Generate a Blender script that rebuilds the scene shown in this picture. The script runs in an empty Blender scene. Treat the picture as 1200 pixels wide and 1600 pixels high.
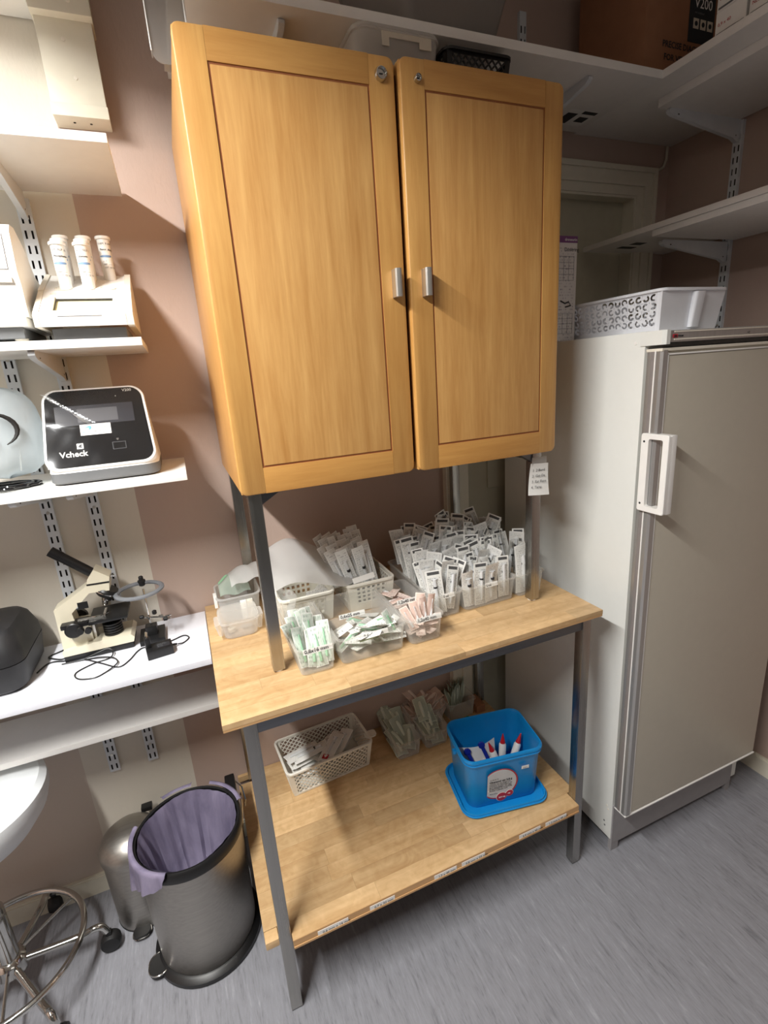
import bpy, bmesh, math, random
from mathutils import Matrix, Vector
C = bpy.context
col = C.scene.collection
R = math.radians
PI = math.pi
random.seed(7)

# ------------------------------------------------------------------ camera
CAM_POS = (0.28709, -1.536, 1.57319)
YAW, PITCH, ROLL, FPX = 0.37272, -0.27533, -0.07128, 773.813
def cam_matrix():
    cy, sy, cp, sp = math.cos(YAW), math.sin(YAW), math.cos(PITCH), math.sin(PITCH)
    f = Vector((sy*cp, cy*cp, sp)); rt = Vector((cy, -sy, 0)); up = rt.cross(f)
    c, s = math.cos(ROLL), math.sin(ROLL)
    r2 = c*rt + s*up; u2 = -s*rt + c*up
    return Matrix(((r2.x, u2.x, -f.x, CAM_POS[0]), (r2.y, u2.y, -f.y, CAM_POS[1]), (r2.z, u2.z, -f.z, CAM_POS[2]), (0, 0, 0, 1)))
cd = bpy.data.cameras.new('camera'); cam = bpy.data.objects.new('camera', cd); col.objects.link(cam)
cam.matrix_world = cam_matrix()
cd.sensor_fit = 'VERTICAL'; cd.sensor_height = 32.0; cd.lens = 32.0*FPX/1600.0
cd.clip_start = 0.02; cd.clip_end = 50
C.scene.camera = cam

# ------------------------------------------------------------------ world, lights, exposure
w = bpy.data.worlds.new('world'); C.scene.world = w; w.use_nodes = True
w.node_tree.nodes['Background'].inputs[0].default_value = (1.0, 0.93, 0.85, 1)
w.node_tree.nodes['Background'].inputs[1].default_value = 0.075
LX, LY, LZ = -0.40, -1.20, 2.47          # the long ceiling fixture, tube along Y
def area(name, loc, rot, sx, sy, power, color, spread=180):
    l = bpy.data.lights.new(name, 'AREA'); l.shape = 'RECTANGLE'; l.size = sx; l.size_y = sy
    l.energy = power; l.color = color; l.spread = R(spread)
    o = bpy.data.objects.new(name, l); col.objects.link(o); o.location = loc; o.rotation_euler = rot
    return o
area('lamp_light', (LX, LY, LZ), (0, 0, 0), 0.07, 1.16, 64, (1.0, 0.985, 0.95))
area('fill_light', (1.1, -3.1, 2.66), (R(12), 0, 0), 1.2, 0.5, 2.0, (1.0, 0.95, 0.88))  # soft fill added behind the camera, without a fixture
vs = C.scene.view_settings
vs.view_transform = 'Standard'; vs.look = 'None'; vs.gamma = 1.0; vs.use_curve_mapping = False
vs.exposure = 0.36

# ------------------------------------------------------------------ materials
def lin(c):
    return tuple((v/12.92 if v <= 0.04045 else ((v+0.055)/1.055)**2.4) for v in c)
def rgb(r, g, b): return lin((r/255, g/255, b/255)) + (1,)
class NT:
    def __init__(s, name):
        s.m = bpy.data.materials.new(name); s.m.use_nodes = True; s.t = s.m.node_tree; s.t.nodes.clear()
        s.out = s.n('ShaderNodeOutputMaterial')
    def n(s, typ, **kw):
        x = s.t.nodes.new(typ)
        for k, v in kw.items():
            if k in ('i',):
                for kk, vv in v.items(): x.inputs[kk].default_value = vv
            else: setattr(x, k, v)
        return x
    def l(s, a, b): s.t.links.new(a, b)
    def coord(s, scale=(1, 1, 1), which='Object', rot=(0, 0, 0)):
        tc = s.n('ShaderNodeTexCoord'); mp = s.n('ShaderNodeMapping'); mp.inputs['Scale'].default_value = scale
        mp.inputs['Rotation'].default_value = rot
        s.l(tc.outputs[which], mp.inputs['Vector']); return mp.outputs[0]
    def noise(s, vec, scale, detail=3, rough=.5, dist=0):
        x = s.n('ShaderNodeTexNoise'); x.inputs['Scale'].default_value = scale; x.inputs['Detail'].default_value = detail
        x.inputs['Roughness'].default_value = rough; x.inputs['Distortion'].default_value = dist
        if vec is not None: s.l(vec, x.inputs['Vector'])
        return x.outputs['Fac']
    def ramp(s, fac, stops):
        r = s.n('ShaderNodeValToRGB'); e = r.color_ramp.elements
        while len(e) < len(stops): e.new(0.5)
        for k, (p, c) in enumerate(stops): e[k].position = p; e[k].color = c
        s.l(fac, r.inputs[0]); return r.outputs[0]
    def mix(s, fac, a, b, mode='MIX'):
        x = s.n('ShaderNodeMix', data_type='RGBA', blend_type=mode)
        for sock, v in ((0, fac), (6, a), (7, b)):
            if hasattr(v, 'links'): s.l(v, x.inputs[sock])
            else: x.inputs[sock].default_value = v
        return x.outputs[2]
    def math(s, op, a, b=0.0):
        x = s.n('ShaderNodeMath', operation=op)
        for k, v in ((0, a), (1, b)):
            if hasattr(v, 'links'): s.l(v, x.inputs[k])
            else: x.inputs[k].default_value = v
        return x.outputs[0]
    def bsdf(s, color, rough=.5, metal=0, bump=None, bdist=.001, bstr=.4, **kw):
        b = s.n('ShaderNodeBsdfPrincipled')
        for sock, v in (('Base Color', color), ('Roughness', rough), ('Metallic', metal)):
            if hasattr(v, 'links'): s.l(v, b.inputs[sock])
            else: b.inputs[sock].default_value = v
        for k, v in kw.items(): b.inputs[k.replace('_', ' ')].default_value = v
        if bump is not None:
            bp = s.n('ShaderNodeBump'); bp.inputs['Strength'].default_value = bstr; bp.inputs['Distance'].default_value = bdist
            s.l(bump, bp.inputs['Height']); s.l(bp.outputs[0], b.inputs['Normal'])
        s.l(b.outputs[0], s.out.inputs[0]); s.b = b; return s.m

def flat(name, c, rough=.5, metal=0, var=0.04, **kw):
    t = NT(name); n = t.noise(t.coord(), 35, 3)
    d = tuple(v*(1-var) for v in c[:3]) + (1,); u = tuple(min(1, v*(1+var)) for v in c[:3]) + (1,)
    return t.bsdf(t.ramp(n, [(.3, d), (.7, u)]), rough, metal, **kw)

def wood(name, dark, light, axis='z', scale=1.0, rough=.38, vary=.10, spot=False):
    t = NT(name)
    st = {'x': (1.2, 18, 18), 'y': (18, 1.2, 18), 'z': (18, 18, 1.2)}[axis]
    oi = t.n('ShaderNodeObjectInfo')
    tc = t.n('ShaderNodeTexCoord'); mp = t.n('ShaderNodeMapping')
    mp.inputs['Scale'].default_value = tuple(v*scale for v in st)
    va = t.n('ShaderNodeVectorMath', operation='MULTIPLY_ADD'); cx = t.n('ShaderNodeCombineXYZ')
    t.l(oi.outputs['Random'], cx.inputs[0]); t.l(oi.outputs['Random'], cx.inputs[1]); t.l(oi.outputs['Random'], cx.inputs[2])
    t.l(cx.outputs[0], va.inputs[0]); va.inputs[1].default_value = (7, 9, 5); t.l(tc.outputs['Object'], va.inputs[2])
    t.l(va.outputs[0], mp.inputs['Vector'])
    g = t.noise(mp.outputs[0], 3.0, 6, .6, .35)
    fine = t.noise(mp.outputs[0], 14.0, 3, .6)
    big = t.noise(va.outputs[0], 5.0, 2) if not spot else t.noise(va.outputs[0], 17.0, 4, .55, 2.2)
    s = t.math('ADD', t.math('MULTIPLY', g, .62), t.math('MULTIPLY', fine, .22))
    s = t.math('ADD', s, t.math('MULTIPLY', big, .16)) if not spot else t.math('ADD', t.math('MULTIPLY', s, .78), t.math('MULTIPLY', big, .33))
    c = t.ramp(s, [(.34, dark), (.66, light)])
    if vary:
        v = t.math('ADD', t.math('MULTIPLY', oi.outputs['Random'], 2*vary), 1-vary)
        hs = t.n('ShaderNodeHueSaturation'); t.l(c, hs.inputs['Color']); t.l(v, hs.inputs['Value'])
        hs.inputs['Saturation'].default_value = 1.0
        c = hs.outputs[0]
    return t.bsdf(c, rough, bump=fine, bdist=.0003, bstr=.15)

def plastic(name, c, alpha=.25, rough=.12, sheen=0):
    """thin see-through plastic: part of the light goes straight on, part scatters"""
    t = NT(name)
    tr = t.n('ShaderNodeBsdfTransparent'); tr.inputs[0].default_value = (.97, .97, .96, 1)
    b = t.n('ShaderNodeBsdfPrincipled'); b.inputs['Base Color'].default_value = c; b.inputs['Roughness'].default_value = rough
    b.inputs['Specular IOR Level'].default_value = .6
    tl = t.n('ShaderNodeBsdfTranslucent'); tl.inputs[0].default_value = c
    m0 = t.n('ShaderNodeMixShader'); m0.inputs[0].default_value = .45; t.l(b.outputs[0], m0.inputs[1]); t.l(tl.outputs[0], m0.inputs[2])
    fr = t.n('ShaderNodeLayerWeight'); fr.inputs[0].default_value = .25
    f = t.math('ADD', t.math('MULTIPLY', fr.outputs['Facing'], .45), alpha)
    m = t.n('ShaderNodeMixShader'); t.l(f, m.inputs[0]); t.l(tr.outputs[0], m.inputs[1]); t.l(m0.outputs[0], m.inputs[2])
    t.l(m.outputs[0], t.out.inputs[0]); return t.m

def printed(name, paper, ink, bar=.12, lines=22, dens=.5, barcol=None, wscale=30):
    """paper with a header bar and rows of small print, laid out in UV"""
    t = NT(name); tc = t.n('ShaderNodeTexCoord'); sp = t.n('ShaderNodeSeparateXYZ'); t.l(tc.outputs['UV'], sp.inputs[0])
    u, v = sp.outputs[0], sp.outputs[1]
    row = t.math('FLOOR', t.math('MULTIPLY', v, lines))
    fr = t.math('FRACT', t.math('MULTIPLY', v, lines))
    cb = t.n('ShaderNodeCombineXYZ'); t.l(t.math('MULTIPLY', u, wscale), cb.inputs[0]); t.l(t.math('MULTIPLY', row, 7.3), cb.inputs[1])
    oi = t.n('ShaderNodeObjectInfo'); t.l(t.math('MULTIPLY', oi.outputs['Random'], 50), cb.inputs[2])
    nz = t.noise(cb.outputs[0], 1.0, 1)
    m = t.math('MULTIPLY', t.math('GREATER_THAN', nz, 1-dens), t.math('LESS_THAN', fr, .5))
    m = t.math('MULTIPLY', m, t.math('MULTIPLY', t.math('GREATER_THAN', u, .1), t.math('LESS_THAN', u, .9)))
    m = t.math('MULTIPLY', m, t.math('LESS_THAN', v, 1-bar-.05))
    m = t.math('MULTIPLY', m, .75)
    c = t.mix(m, paper, ink)
    if bar:
        bm_ = t.math('MULTIPLY', t.math('GREATER_THAN', v, 1-bar), t.math('LESS_THAN', v, 1-bar*.3))
        bm_ = t.math('MULTIPLY', bm_, t.math('MULTIPLY', t.math('GREATER_THAN', u, .12), t.math('LESS_THAN', u, .88)))
        c = t.mix(bm_, c, barcol or ink)
    return t.bsdf(c, .6)

WHITE = rgb(232, 230, 224)
M = {}
def wall_mat():
    t = NT('embossed_wallpaper'); co = t.coord()
    e = t.noise(t.coord((1, 1, .45)), 95, 4, .6, .6); big = t.noise(co, 1.3, 2)
    sp = t.n('ShaderNodeSeparateXYZ'); t.l(t.coord(), sp.inputs[0])
    pink = t.ramp(big, [(.3, rgb(184, 162, 150)), (.7, rgb(192, 170, 158))])
    cream = t.ramp(big, [(.3, rgb(214, 206, 192)), (.7, rgb(220, 213, 200))])
    x, z = sp.outputs[0], sp.outputs[2]
    edge = t.math('ADD', .138, t.math('MULTIPLY', t.math('SUBTRACT', t.noise(t.coord((0, 0, 1)), 6, 3), .5), .004))
    m = t.math('LESS_THAN', x, edge)
    # cream mixes halfway to pink at the low left of the wall
    low = t.math('MULTIPLY', t.math('LESS_THAN', z, .70), t.math('LESS_THAN', x, -.16))
    m = t.math('MULTIPLY', m, t.math('SUBTRACT', 1.0, t.math('MULTIPLY', low, .5)))
    return t.bsdf(t.mix(m, pink, cream), .62, bump=e, bdist=.0016, bstr=.35)
M['wall'] = wall_mat()
def pink_mat():
    t = NT('embossed_wallpaper_plain'); e = t.noise(t.coord((1, 1, .45)), 95, 4, .6, .6)
    return t.bsdf(t.ramp(t.noise(t.coord(), 1.3, 2), [(.3, rgb(172, 150, 138)), (.7, rgb(180, 158, 146))]), .65, bump=e, bdist=.0016, bstr=.35)
M['pink'] = pink_mat()
def floor_mat():
    t = NT('streaked_vinyl_floor')
    a = t.noise(t.coord((26, 3.0, 1), rot=(0, 0, R(-3))), 2.2, 6, .72, .8)
    b = t.noise(t.coord((1, 1, 1)), 2.5, 3)
    f = t.noise(t.coord((90, 11, 1), rot=(0, 0, R(-3))), 2.0, 4, .7, .4)
    s = t.math('ADD', t.math('MULTIPLY', a, .45), t.math('ADD', t.math('MULTIPLY', b, .15), t.math('MULTIPLY', f, .4)))
    c = t.ramp(s, [(.33, rgb(98, 98, 104)), (.47, rgb(136, 137, 143)), (.56, rgb(144, 145, 152)), (.68, rgb(172, 173, 180))])
    return t.bsdf(c, t.math('ADD', .42, t.math('MULTIPLY', a, .12)), bump=f, bdist=.0004, bstr=.25)
M['floor'] = floor_mat()
M['ceiling'] = flat('ceiling_paint', rgb(226, 222, 214), .8)
M['trim'] = flat('cream_gloss_paint', rgb(222, 217, 200), .35, var=.02)
M['doorpaint'] = flat('cream_door_paint', rgb(196, 192, 172), .4, var=.03)
M['shelf'] = flat('white_laminate', rgb(236, 234, 230), .42, var=.015)
M['shelfcool'] = flat('white_laminate_cool', rgb(232, 234, 242), .35, var=.015)
M['bracket'] = flat('white_enamel_steel', rgb(214, 219, 224), .35, var=.02)
M['dark'] = flat('dark_gap', rgb(30, 28, 27), .7)
M['black'] = flat('black_plastic', rgb(22, 22, 23), .4)
M['blackgloss'] = flat('black_gloss_plastic', rgb(18, 18, 20), .07)
M['case'] = flat('black_grained_case', rgb(34, 34, 36), .5, var=.1)
M['grey'] = flat('mid_grey_plastic', rgb(104, 106, 108), .5)
M['cream'] = flat('cream_enamel', rgb(226, 219, 196), .35, var=.02)
M['white'] = flat('white_plastic', rgb(240, 239, 236), .35, var=.015)
M['offwhite'] = flat('off_white_plastic', rgb(228, 222, 208), .4, var=.02)
M['paper'] = flat('white_paper', rgb(238, 237, 233), .7, var=.01)
M['ink'] = flat('dark_ink', rgb(38, 38, 42), .6)
M['redink'] = flat('red_ink', rgb(176, 40, 52), .5)
M['beech_v'] = wood('beech_veneer_upright', rgb(184, 133, 70), rgb(205, 158, 92), 'z', 1.0, vary=.02)
M['beech_h'] = wood('beech_veneer_level', rgb(180, 128, 66), rgb(200, 151, 85), 'x', 1.0, vary=.02)
M['beech_panel'] = wood('beech_veneer_panel', rgb(181, 130, 70), rgb(210, 164, 101), 'z', .9, vary=.0)
M['beech_side'] = wood('beech_veneer_side', rgb(194, 140, 78), rgb(210, 160, 96), 'z', .8, vary=.0)
M['groove'] = flat('dark_groove', rgb(146, 88, 50), .6)
M['stave'] = wood('birch_stave', rgb(182, 144, 98), rgb(222, 190, 144), 'x', .42, rough=.36, vary=.12, spot=True)
M['stave_edge'] = wood('birch_core', rgb(188, 144, 96), rgb(214, 174, 124), 'x', .6, rough=.4, vary=.03)
def steel(name, c, rough, axis=2, streak=True, metal=1.0):
    t = NT(name); sc = [160, 160, 160]; sc[axis] = 2
    n = t.noise(t.coord(tuple(sc)), 1.0, 3)
    d = tuple(v*.86 for v in c[:3])+(1,)
    return t.bsdf(t.ramp(n, [(.3, d), (.7, c)]), t.math('ADD', rough-.05, t.math('MULTIPLY', n, .1)), metal)
M['steel'] = steel('brushed_steel_tube', rgb(176, 174, 170), .26)
M['steel_h'] = steel('brushed_steel_rail', rgb(122, 124, 128), .34, 0)
M['satin'] = steel('satin_steel', rgb(214, 211, 204), .3, metal=.85)
M['binsteel'] = steel('brushed_bin_steel', rgb(176, 172, 166), .42, 0)
M['chrome'] = flat('chrome', rgb(205, 204, 200), .1, 1.0, var=.01)
M['alu'] = steel('aluminium_strip', rgb(182, 181, 180), .36, metal=.65)
M['brownstrip'] = flat('brown_gasket_strip', rgb(132, 126, 124), .5)
M['fridge'] = flat('white_fridge_enamel', rgb(228, 230, 226), .38, var=.008)
M['fridgedoor'] = flat('beige_grey_door_enamel', rgb(190, 184, 170), .4, var=.012)
M['kick'] = flat('grey_kick_plate', rgb(150, 148, 150), .5)
M['clear'] = plastic('clear_plastic', rgb(252, 252, 250), .11)
M['clear2'] = plastic('clear_plastic_cloudy', rgb(248, 246, 244), .28, .3)
M['frost'] = plastic('frosted_sheet', rgb(232, 232, 232), .46, .25)
M['bagfilm'] = plastic('bag_film', rgb(216, 226, 232), .62, .3)
M['film'] = plastic('clear_film', rgb(250, 252, 253), .09, .1)
M['filmgreen'] = plastic('green_tint_film', rgb(214, 234, 222), .30, .15)
M['filmdull'] = plastic('dull_film', rgb(216, 224, 212), .4, .3)
M['tubgrey'] = plastic('cloudy_grey_tub', rgb(176, 172, 168), .55, .4)
M['basket'] = flat('white_basket_plastic', rgb(236, 233, 222), .4, var=.01)
M['basketcool'] = flat('white_scroll_basket', rgb(226, 228, 234), .4, var=.01)
M['blue'] = flat('blue_tub_plastic', rgb(22, 142, 214), .33, var=.02)
M['darkblue'] = flat('dark_blue_plastic', rgb(24, 44, 150), .35)
M['red'] = flat('red_cap_plastic', rgb(196, 34, 44), .35)
def bag_mat():
    t = NT('lilac_bin_bag'); n = t.noise(t.coord((1, 1, .4)), 14, 4, .6, .5)
    b = t.bsdf(t.ramp(n, [(.3, rgb(104, 98, 122)), (.7, rgb(146, 138, 162))]), .3, bump=n, bdist=.004, bstr=.5)
    return b
M['binbag'] = bag_mat()
M['rubber'] = flat('black_rubber', rgb(24, 24, 25), .55)
M['card'] = flat('brown_cardboard', rgb(150, 104, 74), .75, var=.05)
M['navy'] = flat('dark_print_panel', rgb(26, 36, 42), .5)
M['carton'] = printed('carton_print', rgb(218, 212, 208), rgb(140, 128, 138), .0, 34, .42)
M['syrpaper'] = printed('syringe_packet_paper', rgb(246, 246, 243), rgb(96, 96, 100), .10, 26, .5, rgb(48, 48, 52), 26)
M['syrpaper2'] = printed('syringe_packet_back', rgb(244, 244, 242), rgb(150, 150, 154), .0, 24, .45)
M['ndlpaper'] = printed('needle_packet_paper', rgb(240, 240, 236), rgb(110, 116, 116), .0, 9, .45, None, 14)
M['pinkpaper'] = printed('pink_needle_packet_paper', rgb(244, 226, 216), rgb(176, 120, 120), .0, 9, .42, None, 14)
M['pinkfilm'] = plastic('pink_tint_film', rgb(246, 222, 212), .32, .2)
M['greenpaper'] = printed('green_glove_packet_paper', rgb(218, 226, 212), rgb(150, 168, 154), .0, 14, .4, None, 14)
M['dullpink'] = printed('pale_pink_packet_paper', rgb(226, 208, 196), rgb(180, 130, 120), .0, 12, .4, None, 14)
M['vinyl'] = flat('white_vinyl_upholstery', rgb(236, 240, 242), .4, var=.01)
def thin_glass():
    t = NT('thin_lens_glass'); tr = t.n('ShaderNodeBsdfTransparent'); tr.inputs[0].default_value = (.90, .92, .94, 1)
    gl = t.n('ShaderNodeBsdfGlossy'); gl.inputs['Roughness'].default_value = .08; m = t.n('ShaderNodeMixShader'); m.inputs[0].default_value = .05
    t.l(tr.outputs[0], m.inputs[1]); t.l(gl.outputs[0], m.inputs[2]); t.l(m.outputs[0], t.out.inputs[0]); return t.m
M['lens'] = thin_glass()
M['ring'] = plastic('grey_clear_ring', rgb(158, 162, 168), .86, .2)
M['yellowish'] = flat('yellow_liquid_tray', rgb(232, 226, 178), .3)
M['screen'] = flat('grey_screen', rgb(88, 88, 92), .2)
M['screen2'] = flat('dark_screen_band', rgb(46, 46, 52), .2)
M['teal'] = flat('teal_print', rgb(46, 150, 170), .5)
M['purple'] = flat('purple_print', rgb(120, 70, 120), .5)
M['syrwhite'] = flat('syringe_barrel', rgb(222, 224, 226), .3)
M['tape'] = flat('masking_tape', rgb(206, 198, 182), .7)
M['green'] = flat('green_cap', rgb(30, 150, 100), .4)
M['clipgreen'] = flat('green_print', rgb(150, 204, 164), .5)

# ------------------------------------------------------------------ geometry helpers
WM = {}   # object name -> world matrix kept by hand
class G:
    def __init__(s): s.v = []; s.f = []; s.mi = []; s.uv = {}; s.cur = 0; s.T = Matrix.Identity(4)
    def add(s, vs, fs, uvs=None):
        o = len(s.v)
        s.v += [tuple(s.T @ Vector(p)) for p in vs]
        for k, f in enumerate(fs):
            if uvs: s.uv[len(s.f)] = uvs[k]
            s.f.append(tuple(i+o for i in f)); s.mi.append(s.cur)
        return s
    def box(s, x0, x1, y0, y1, z0, z1, b=0.0):
        if b <= 0:
            v = [(x, y, z) for z in (z0, z1) for y in (y0, y1) for x in (x0, x1)]
            return s.add(v, [(0, 2, 3, 1), (4, 5, 7, 6), (0, 1, 5, 4), (2, 6, 7, 3), (0, 4, 6, 2), (1, 3, 7, 5)])
        bm = bmesh.new(); bmesh.ops.create_cube(bm, size=1)
        for q in bm.verts: q.co = Vector(((x0+x1)/2+q.co.x*(x1-x0), (y0+y1)/2+q.co.y*(y1-y0), (z0+z1)/2+q.co.z*(z1-z0)))
        bmesh.ops.bevel(bm, geom=bm.edges[:], offset=min(b, abs(x1-x0)*.49, abs(y1-y0)*.49, abs(z1-z0)*.49), segments=2, affect='EDGES', profile=.7)
        bm.verts.index_update()
        s.add([tuple(q.co) for q in bm.verts], [tuple(q.index for q in f.verts) for f in bm.faces]); bm.free(); return s
    def lathe(s, prof, c=(0, 0, 0), n=24, axis='z', cap=True):
        vs, fs = [], []
        for r, h in prof:
            for k in range(n):
                a = 2*PI*k/n; x, y = r*math.cos(a), r*math.sin(a)
                p = {'z': (x, y, h), 'y': (x, h, -y), 'x': (h, x, y)}[axis]
                vs.append((p[0]+c[0], p[1]+c[1], p[2]+c[2]))
        for j in range(len(prof)-1):
            for k in range(n):
                a, b = j*n+k, j*n+(k+1) % n
                fs.append((a, b, b+n, a+n))
        if cap:
            fs.append(tuple(reversed(range(n)))); fs.append(tuple(range((len(prof)-1)*n, len(prof)*n)))
        return s.add(vs, fs)
    def tube(s, pts, r, n=10, closed=False, rr=None):
        P = [Vector(p) for p in pts]; m = len(P); vs, fs = [], []
        up = None
        for i in range(m):
            if closed: t = (P[(i+1) % m]-P[i-1])
            else: t = P[min(i+1, m-1)]-P[max(i-1, 0)]
            t = t.normalized() if t.length > 1e-9 else Vector((0, 0, 1))
            if up is None:
                up = Vector((0, 0, 1)) if abs(t.z) < .9 else Vector((1, 0, 0))
            a = t.cross(up)
            if a.length < 1e-6: a = t.orthogonal()
            a.normalize(); b = a.cross(t).normalized(); up = b
            q = rr[i] if rr else r
            for k in range(n):
                an = 2*PI*k/n; vs.append(tuple(P[i]+a*math.cos(an)*q+b*math.sin(an)*q))
        for j in range(m if closed else m-1):
            for k in range(n):
                a0 = j*n+k; b0 = j*n+(k+1) % n; j2 = (j+1) % m
                fs.append((a0, j2*n+k, j2*n+(k+1) % n, b0))
        if not closed: fs.append(tuple(range(n))); fs.append(tuple(reversed(range((m-1)*n, m*n))))
        return s.add(vs, fs)
    def prism(s, poly, lo, hi, plane='xz'):
        n = len(poly)
        def P(a, b, d): return {'xz': (a, d, b), 'yz': (d, a, b), 'xy': (a, b, d)}[plane]
        vs = [P(a, b, lo) for a, b in poly] + [P(a, b, hi) for a, b in poly]
        fs = [tuple(range(n)), tuple(reversed(range(n, 2*n)))] + [(k, n+k, n+(k+1) % n, (k+1) % n) for k in range(n)]
        return s.add(vs, fs)
    def loft(s, rings, cap0=True, cap1=True):
        n = len(rings[0]); vs = [p for r in rings for p in r]; fs = []
        for j in range(len(rings)-1):
            for k in range(n):
                a, b = j*n+k, j*n+(k+1) % n; fs.append((a, b, b+n, a+n))
        if cap0: fs.append(tuple(reversed(range(n))))
        if cap1: fs.append(tuple(range((len(rings)-1)*n, len(rings)*n)))
        return s.add(vs, fs)
def rrect(w, d, r, z, cx=0, cy=0, k=5):
    r = min(r, w*.49, d*.49); out = []
    for (sx, sy, a0) in ((1, -1, -90), (1, 1, 0), (-1, 1, 90), (-1, -1, 180)):
        for i in range(k):
            a = R(a0+90*i/(k-1)); out.append((cx+sx*(w/2-r)+r*math.cos(a), cy+sy*(d/2-r)+r*math.sin(a), z))
    return out
def mesh_of(g, name, mats, smooth=35):
    me = bpy.data.meshes.new(name); me.from_pydata(g.v, [], g.f)
    for m in (mats if isinstance(mats, (list, tuple)) else [mats]): me.materials.append(m)
    if any(g.mi): me.polygons.foreach_set('material_index', g.mi)
    if g.uv:
        ul = me.uv_layers.new(name='UVMap')
        for fi, uvs in g.uv.items():
            p = me.polygons[fi]
            for k, li in enumerate(p.loop_indices): ul.data[li].uv = uvs[k]
    bm = bmesh.new(); bm.from_mesh(me); bmesh.ops.recalc_face_normals(bm, faces=bm.faces) if smooth is not None and not g.uv else None
    bm.to_mesh(me); bm.free()
    if smooth is not None:
        me.polygons.foreach_set('use_smooth', [True]*len(me.polygons)); me.set_sharp_from_angle(angle=R(smooth))
    me.update(); return me
def tagd(o, label=None, cat=None, group=None, kind=None):
    for k, v in (('label', label), ('category', cat), ('group', group), ('kind', kind)):
        if v: o[k] = v
    return o
def thing(name, label, cat, loc=(0, 0, 0), rotz=0, group=None):
    o = bpy.data.objects.new(name, None); col.objects.link(o); o.location = loc; o.rotation_euler = (0, 0, rotz)
    o.empty_display_size = .05
    WM[o.name] = Matrix.Translation(loc) @ Matrix.Rotation(rotz, 4, 'Z')
    return tagd(o, label, cat, group)
def part(name, g, mats, parent, world=True, smooth=35, label=None, kind=None):
    """one mesh object; geometry given in world coordinates unless world=False"""
    if parent is not None:
        W = WM[parent.name]
        if world:
            inv = W.inverted(); g.v = [tuple(inv @ Vector(p)) for p in g.v]
    o = bpy.data.objects.new(name, mesh_of(g, name, mats, smooth)); col.objects.link(o)
    if parent is not None: o.parent = parent; WM[o.name] = W.copy()
    else: WM[o.name] = Matrix.Identity(4)
    return tagd(o, label, None, None, kind)
def centre(o):
    """put a parentless mesh's origin at the middle of its base"""
    me = o.data; xs = [v.co for v in me.vertices]
    c = Vector((sum(p.x for p in xs)/len(xs), sum(p.y for p in xs)/len(xs), min(p.z for p in xs)))
    me.transform(Matrix.Translation(-c)); o.location = c; WM[o.name] = Matrix.Translation(c); return o
def solo(name, g, mats, label, cat, group=None, smooth=35):
    return tagd(centre(part(name, g, mats, None, smooth=smooth)), label, cat, group)
def struct(name, g, mats, smooth=35): return tagd(part(name, g, mats, None, smooth=smooth), kind='structure')
def copy_tree(o, parent=None):
    c = o.copy(); col.objects.link(c)
    if parent is not None: c.parent = parent
    for ch in list(o.children): copy_tree(ch, c)
    return c
def text_geo(body, size, thick=.0003, bold=False, ax='LEFT'):
    cu = bpy.data.curves.new('t', 'FONT'); cu.body = body; cu.size = size; cu.extrude = thick/2; cu.align_x = ax
    cu.resolution_u = 2
    if bold: cu.offset = size*.02
    o = bpy.data.objects.new('t', cu); col.objects.link(o)
    C.view_layer.update()
    me = bpy.data.meshes.new_from_object(o.evaluated_get(C.evaluated_depsgraph_get()))
    g = G(); g.v = [tuple(v.co) for v in me.vertices]; g.f = [tuple(p.vertices) for p in me.polygons]; g.mi = [0]*len(g.f)
    bpy.data.objects.remove(o); bpy.data.curves.remove(cu); bpy.data.meshes.remove(me); return g
def xf(g, mat): g.v = [tuple(mat @ Vector(p)) for p in g.v]; return g
def lettering(body, size, origin, right, up, mat, parent, thick=.0003, bold=False, name='lettering', ax='LEFT'):
    """text whose baseline starts at origin, running along right, standing along up (world)"""
    g = text_geo(body, size, thick, bold, ax)
    r = Vector(right).normalized(); u = Vector(up); u = (u-r*u.dot(r)).normalized(); n = r.cross(u)
    Mx = Matrix(((r.x, u.x, n.x, origin[0]), (r.y, u.y, n.y, origin[1]), (r.z, u.z, n.z, origin[2]), (0, 0, 0, 1)))
    return part(name, xf(g, Mx), mat, parent, smooth=None)

# ------------------------------------------------------------------ the setting
WX, XL, YF, ZC = 2.12, -1.75, -3.6, 2.75
struct('floor', G().box(XL, WX, YF, 0, -.05, 0), M['floor'])
struct('ceiling', G().box(XL, WX, YF, 0, ZC, ZC+.05), M['ceiling'])
# the back wall leaves an opening for the door; its faces carry the cream band and the pink
DX0, DX1, DT = 1.205, 1.945, 2.125
g = G(); g.box(XL, DX0, 0, .1, 0, ZC); g.box(DX1, WX+.1, 0, .1, 0, ZC); g.box(DX0, DX1, 0, .1, DT, ZC)
struct('wall_back', g, M['wall'])
struct('wall_right', G().box(WX, WX+.1, YF, 0, 0, ZC), M['pink'])
struct('wall_left', G().box(XL-.1, XL, YF, .1, 0, ZC), M['pink'])
g = G(); g.box(XL, 1.115, -.012, 0, 0, .062); g.box(XL, 1.115, -.009, 0, .062, .068); struct('baseboard_back', g, M['trim'])
g = G(); g.box(WX-.012, WX, YF, 0, 0, .066); g.box(WX-.008, WX, YF, 0, .066, .073); struct('baseboard_right', g, M['trim'])
d1 = struct('door_1', G().box(DX0, DX1, .035, .075, .005, DT-.004, .002), M['doorpaint'])
g = G(); g.box(1.33, 1.82, .028, .0352, 1.12, 1.98, .003); part('door_panel', g, M['doorpaint'], d1)
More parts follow.
